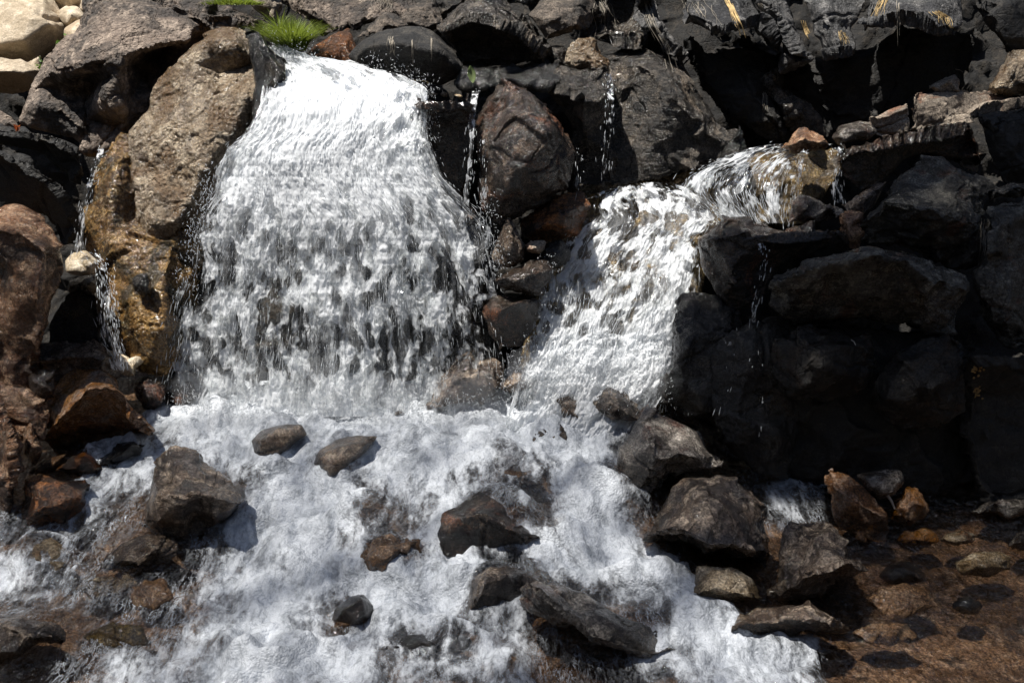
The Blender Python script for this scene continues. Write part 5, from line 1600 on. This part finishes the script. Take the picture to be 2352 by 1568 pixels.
roots([(1668, -5), (1684, 25), (1700, 60), (1712, 88)], 26, 7, "thick yellow root strands hanging on the leftmost top right block", 1)
roots([(1592, 0), (1600, 40), (1604, 100)], 14, 22, "thin grey strands hanging over the left part of the leftmost top right block", 2, GREYROOT, .0013)
roots([(1738, 5), (1752, 30), (1762, 55)], 12, 4, "small bundle of pale roots on the second top right block", 3, GREYROOT, .0016)
roots([(1842, 46), (1850, 70), (1866, 100), (1872, 135)], 18, 5, "yellow roots hanging in the cleft between top right blocks", 4)
roots([(2030, -5), (2018, 20), (2008, 50)], 16, 6, "looped pale yellow roots on the broad overhang, left side", 5)
roots([(2060, 0), (2062, 50), (2062, 120)], 5, 3, "long single strand hanging down the broad overhang", 6, GREYROOT, .0015)
roots([(2150, 25), (2168, 40), (2180, 66)], 24, 10, "bright cluster of yellow roots at the lower edge of the broad overhang", 7)
roots([(1930, 70), (1938, 90), (1942, 112)], 10, 6, "short yellow roots on the third top right block", 8, None, .0014)
roots([(1385, 0), (1398, 40), (1412, 90)], 22, 14, "mat of pale fibres over the round black hollow rock", 9, GREYROOT, .0013)
roots([(1480, 0), (1500, 60), (1530, 110), (1548, 170)], 16, 6, "pale root strands along the slanting ridge", 10, GREYROOT, .0015)
roots([(898, 82), (900, 110), (900, 135)], 12, 7, "pale brown drip strands on the smooth black rock, left ones", 11, GREYROOT, .0013)
roots([(947, 88), (948, 120), (948, 155)], 4, 1.5, "single pale drip line on the smooth black rock, middle", 12, GREYROOT, .0016)
roots([(992, 84), (990, 110), (988, 150)], 4, 1.5, "single pale drip line on the smooth black rock, right", 13, GREYROOT, .0016)
roots([(880, -10), (882, 10), (884, 34)], 26, 16, "dry dark grass stems hanging over the top edge above the rust rock", 14, GREYROOT, .0012, "dry grass")
roots([(1756, 210), (1758, 240), (1752, 275)], 8, 5, "thin pale strands on the knobbly pinnacle", 15, GREYROOT, .0013)
roots([(2262, 500), (2258, 560), (2262, 640)], 14, 9, "brown roots dangling beside the large grey boulder at right", 16, GREYROOT, .002)
roots([(948, 184), (975, 186), (990, 200)], 8, 3, "orange root fibres at the right end of the waterfall lip", 17, ROOT, .0016)


def blob(px_, py_, Y_, rx, ry, rz, rot, mat, name, label, cat, seed=0, sub=3, jag=0.15, snap=True):
    if snap:
        loc, _n = raycast(px_, py_)
        c_ = loc if loc is not None else at(px_, py_, Y_)
    else:
        c_ = at(px_, py_, Y_)
    bm = bmesh.new()
    bmesh.ops.create_icosphere(bm, subdivisions=sub, radius=1)
    P_ = np.array([v.co[:] for v in bm.verts])
    F_ = np.array([[v.index for v in f.verts] for f in bm.faces])
    bm.free()
    P_ = P_ * (1 + fbm(P_ + seed * 5.1, 1.4, 3, seed)[:, None] * jag * 2)
    P_ = P_ * np.array([rx, ry, rz])
    c1, s1 = math.cos(rot), math.sin(rot)
    P_ = np.stack([P_[:, 0] * c1 + P_[:, 2] * s1, P_[:, 1], -P_[:, 0] * s1 + P_[:, 2] * c1], -1)
    return tag(mesh_obj(name, P_ + c_, F_, mat), label, cat)


ST = MATS["tan_stream"]
blob(994, 216, .2, .030, .02, .009, .05, ST, "stone", "flat pale stone, left of three on the wet rock top", "stone", 1)
blob(1020, 218, .2, .024, .02, .017, .35, ST, "stone", "thick tan stone, middle of three on the wet rock top", "stone", 2)
blob(1054, 221, .2, .028, .02, .012, .3, ST, "stone", "oval tan stone, right of three on the wet rock top", "stone", 3)
blob(1558, 415, .3, .022, .02, .012, -.4, MATS["tan_stream"], "stone", "small orange tan stone under thin water on the slanting lip", "stone", 4)
CR = np.random.default_rng(12)

# leaf, curved and standing upright in the wet ledge
lp = []
for i in range(9):
    t_ = i / 8
    wdt = math.sin(PI * min(1, t_ * .96 + .03)) ** .8 * .5
    lp.append((t_, wdt))
V, F = [], []
lc, _ = raycast(1084, 190)
lc = (lc if lc is not None else at(1084, 190, .3)) + np.array([0, -.02, 0])
for i, (t_, w_) in enumerate(lp):
    for k in (-1, -.5, 0, .5, 1):
        V.append(lc + np.array([k * w_ * .042 + .012 * (t_ - .5), -.012 * abs(k) - .01 * t_, .088 * (1 - t_)]))
    if i:
        for k in range(4):
            a_ = (i - 1) * 5 + k
            F.append((a_, a_ + 1, a_ + 6, a_ + 5))
tag(mesh_obj("leaf", V, F, simple_mat("leaf_pale", (0.26, 0.33, 0.14), .5, (0.3, 0.4, 0.15), .15)), "pale green leaf standing upright on the wet ledge, top centre", "leaf")

# crumpled clear plastic bag
t = NT("clear_plastic")
tcx = t.n("ShaderNodeTexCoord")
N = t.bump(t.voro(tcx.outputs["Object"], 60, 'F1'), .8, .01)
wh = white_shader(t, N, (.62, .64, .68), .5, .2)
cl = clear_shader(t, N, (.85, .86, .9), .12)
mx = t.n("ShaderNodeMixShader")
mx.inputs[0].default_value = .38
t.set(mx.inputs[1], cl)
t.set(mx.inputs[2], wh)
t.t.links.new(mx.outputs[0], t.out.inputs[0])
bag = blob(2228, 376, .15, .058, .05, .034, .35, t.m, "plastic_bag", "crumpled clear plastic bag behind the large grey boulder, right", "plastic bag", 7, 4, .35)

# twigs
TW = simple_mat("pale_twig", (0.42, 0.38, 0.32), .7, None, .2)


def twig(p0, p1, r_, label, up=.015):
    a_, _ = raycast(*p0)
    b_, _ = raycast(*p1)
    if a_ is None or b_ is None:
        return
    if abs(a_[1] - b_[1]) > .25:
        b_ = at(p1[0], p1[1], a_[1] - .03)
    o_ = np.array([0, -.01, up])
    m_ = (a_ + b_) / 2 + o_ + np.array([.002, 0, .004])
    V, F = tube([a_ + o_, m_, b_ + o_], [r_, r_ * .9, r_ * .6], 7)
    tag(mesh_obj("twig", V, F, TW), label, "twig")


twig((2035, 1140), (2052, 1172), .007, "short pale stick wedged right of the tilted rusty slab")
twig((1766, 1362), (1880, 1370), .003, "thin dark twig in the water below the broad brown rock")
twig((1953, 786), (1963, 798), .0025, "tiny white stick in the black shade on the right")
twig((2192, 165), (2210, 172), .002, "tiny pale twig in the dark above the ledge, right")

# dead red leaves on the slab at left, lichen spots at right
RED = simple_mat("dead_leaf_red", (0.45, 0.14, 0.05), .6, (0.4, 0.12, 0.04), .3)
V, F = [], []
for i in range(7):
    c_, _ = raycast(44 + CR.normal(0, 6), 297 + CR.normal(0, 3))
    if c_ is None:
        continue
    a_ = CR.normal(0, 1, 3)
    a_ /= np.linalg.norm(a_)
    b_ = np.cross(a_, CR.normal(0, 1, 3))
    b_ /= np.linalg.norm(b_)
    v_, f_ = quads((c_ + np.array([0, -.02, .012]))[None], a_[None] * .018, b_[None] * .011)
    F += [tuple(len(V) + k for k in f_[0])]
    V += list(v_)
if F:
    o = tag(mesh_obj("dead_leaves", V, F, RED, smooth=False), "few reddish dead leaves on the upper dark slab, left edge", "leaves")
LICH = simple_mat("lichen", (0.45, 0.30, 0.12), .9, None, .3)
for j, (x_, y_, lab) in enumerate(((2243, 848, "upper yellow lichen spot on the dark boulder at the right edge"), (2243, 895, "lower yellow lichen spot on the dark boulder at the right edge"))):
    c_, _ = raycast(x_, y_)
    if c_ is None:
        continue
    V, F = [], []
    for k in range(22):
        p_ = c_ + CR.normal(0, 1, 3) * np.array([.014, .003, .018])
        th = np.linspace(0, 2 * PI, 7)[:-1]
        k0 = len(V)
        V += [p_ + np.array([math.cos(a_) * .006, -.008, math.sin(a_) * .006]) for a_ in th] + [p_ + np.array([0, -.012, 0])]
        F += [(k0 + q, k0 + (q + 1) % 6, k0 + 6) for q in range(6)]
    tag(mesh_obj("lichen", V, F, LICH), lab, "lichen")

# ------------------------------------------------------------------ spray: loose drops around the falls
def spray(name, label, C0, n, sig, seed, up=.3, dl=(.002, .009), dr=(.0008, .0020)):
    r = np.random.default_rng(seed)
    C0 = np.array(C0)
    k = r.integers(0, len(C0), n)
    P_ = C0[k] + r.normal(0, 1, (n, 3)) * np.array(sig)
    D_ = r.normal(0, .35, (n, 3)) + np.array([0, 0, -1.0])
    m_ = r.uniform(0, 1, n) < up
    D_[m_] = r.normal(0, 1, (m_.sum(), 3))
    o = spindles(name, P_, D_, r.uniform(*dl, n), r.uniform(*dr, n))
    o["kind"] = "stuff"
    o["label"] = label
    return o


C0 = [at(x_, 915 + (x_ % 3) * 6, -0.22) for x_ in range(410, 1160, 12)]
spray("splash_drops", "splashing drops along the foot of the big waterfall", C0, 3500, (.05, .06, .05), 1, .6)
C0 = [at(x_, 860, -0.28) for x_ in range(1190, 1530, 12)]
spray("splash_drops", "splashing drops at the foot of the right waterfall", C0, 3000, (.06, .08, .08), 2, .6)
C0 = [at(*p) for p in ((480, 430, -.02), (470, 470, -.04), (455, 520, -.06), (440, 570, -.1), (430, 640, -.12), (960, 190, .3), (985, 215, .25), (985, 290, .12), (1120, 480, 0), (1130, 560, -.05), (1145, 600, -.08),
                       (1250, 620, -.05), (1240, 700, -.1), (1235, 760, -.12), (640, 105, .55), (700, 130, .5), (860, 155, .42), (920, 170, .4))]
spray("spray_drops", "loose spray drops flying off the edges of the waterfalls", C0, 1500, (.035, .03, .05), 3, .4)


# fine mist hanging where the falls land: soft bodies of thin airborne water
tm = NT("mist_air")
vs_ = tm.n("ShaderNodeVolumePrincipled")
vs_.inputs["Color"].default_value = (0.95, 0.97, 1, 1)
vs_.inputs["Density"].default_value = 1.5
tm.t.links.new(vs_.outputs[0], tm.out.inputs[1])


def mist(label, spots, seed):
    r = np.random.default_rng(seed)
    bm = bmesh.new()
    bmesh.ops.create_icosphere(bm, subdivisions=3, radius=1)
    P_ = np.array([v.co[:] for v in bm.verts])
    F_ = np.array([[v.index for v in f.verts] for f in bm.faces])
    bm.free()
    V, F = [], []
    for k, (x_, y_, Y_, rx, rz) in enumerate(spots):
        q = P_ * (1 + fbm(P_ + k * 3.3, 1.3, 3, seed + k)[:, None] * .5) * np.array([rx, .07, rz])
        F.append(F_ + len(V) * len(P_))
        V.append(q + at(x_, y_, Y_))
    o = mesh_obj("mist", np.concatenate(V), np.concatenate(F), tm.m)
    o["kind"] = "stuff"
    o["label"] = label


mist("thin mist where the big waterfall lands", [(x_, 908 + (x_ * 7 % 5) * 5, -.30, .16, .10 + (x_ * 3 % 7) * .012) for x_ in range(470, 1160, 78)], 5)
mist("thin mist where the right waterfall lands", [(1240, 850, -.40, .15, .13), (1320, 860, -.42, .15, .12), (1400, 850, -.42, .16, .13), (1480, 870, -.42, .12, .12)], 6)
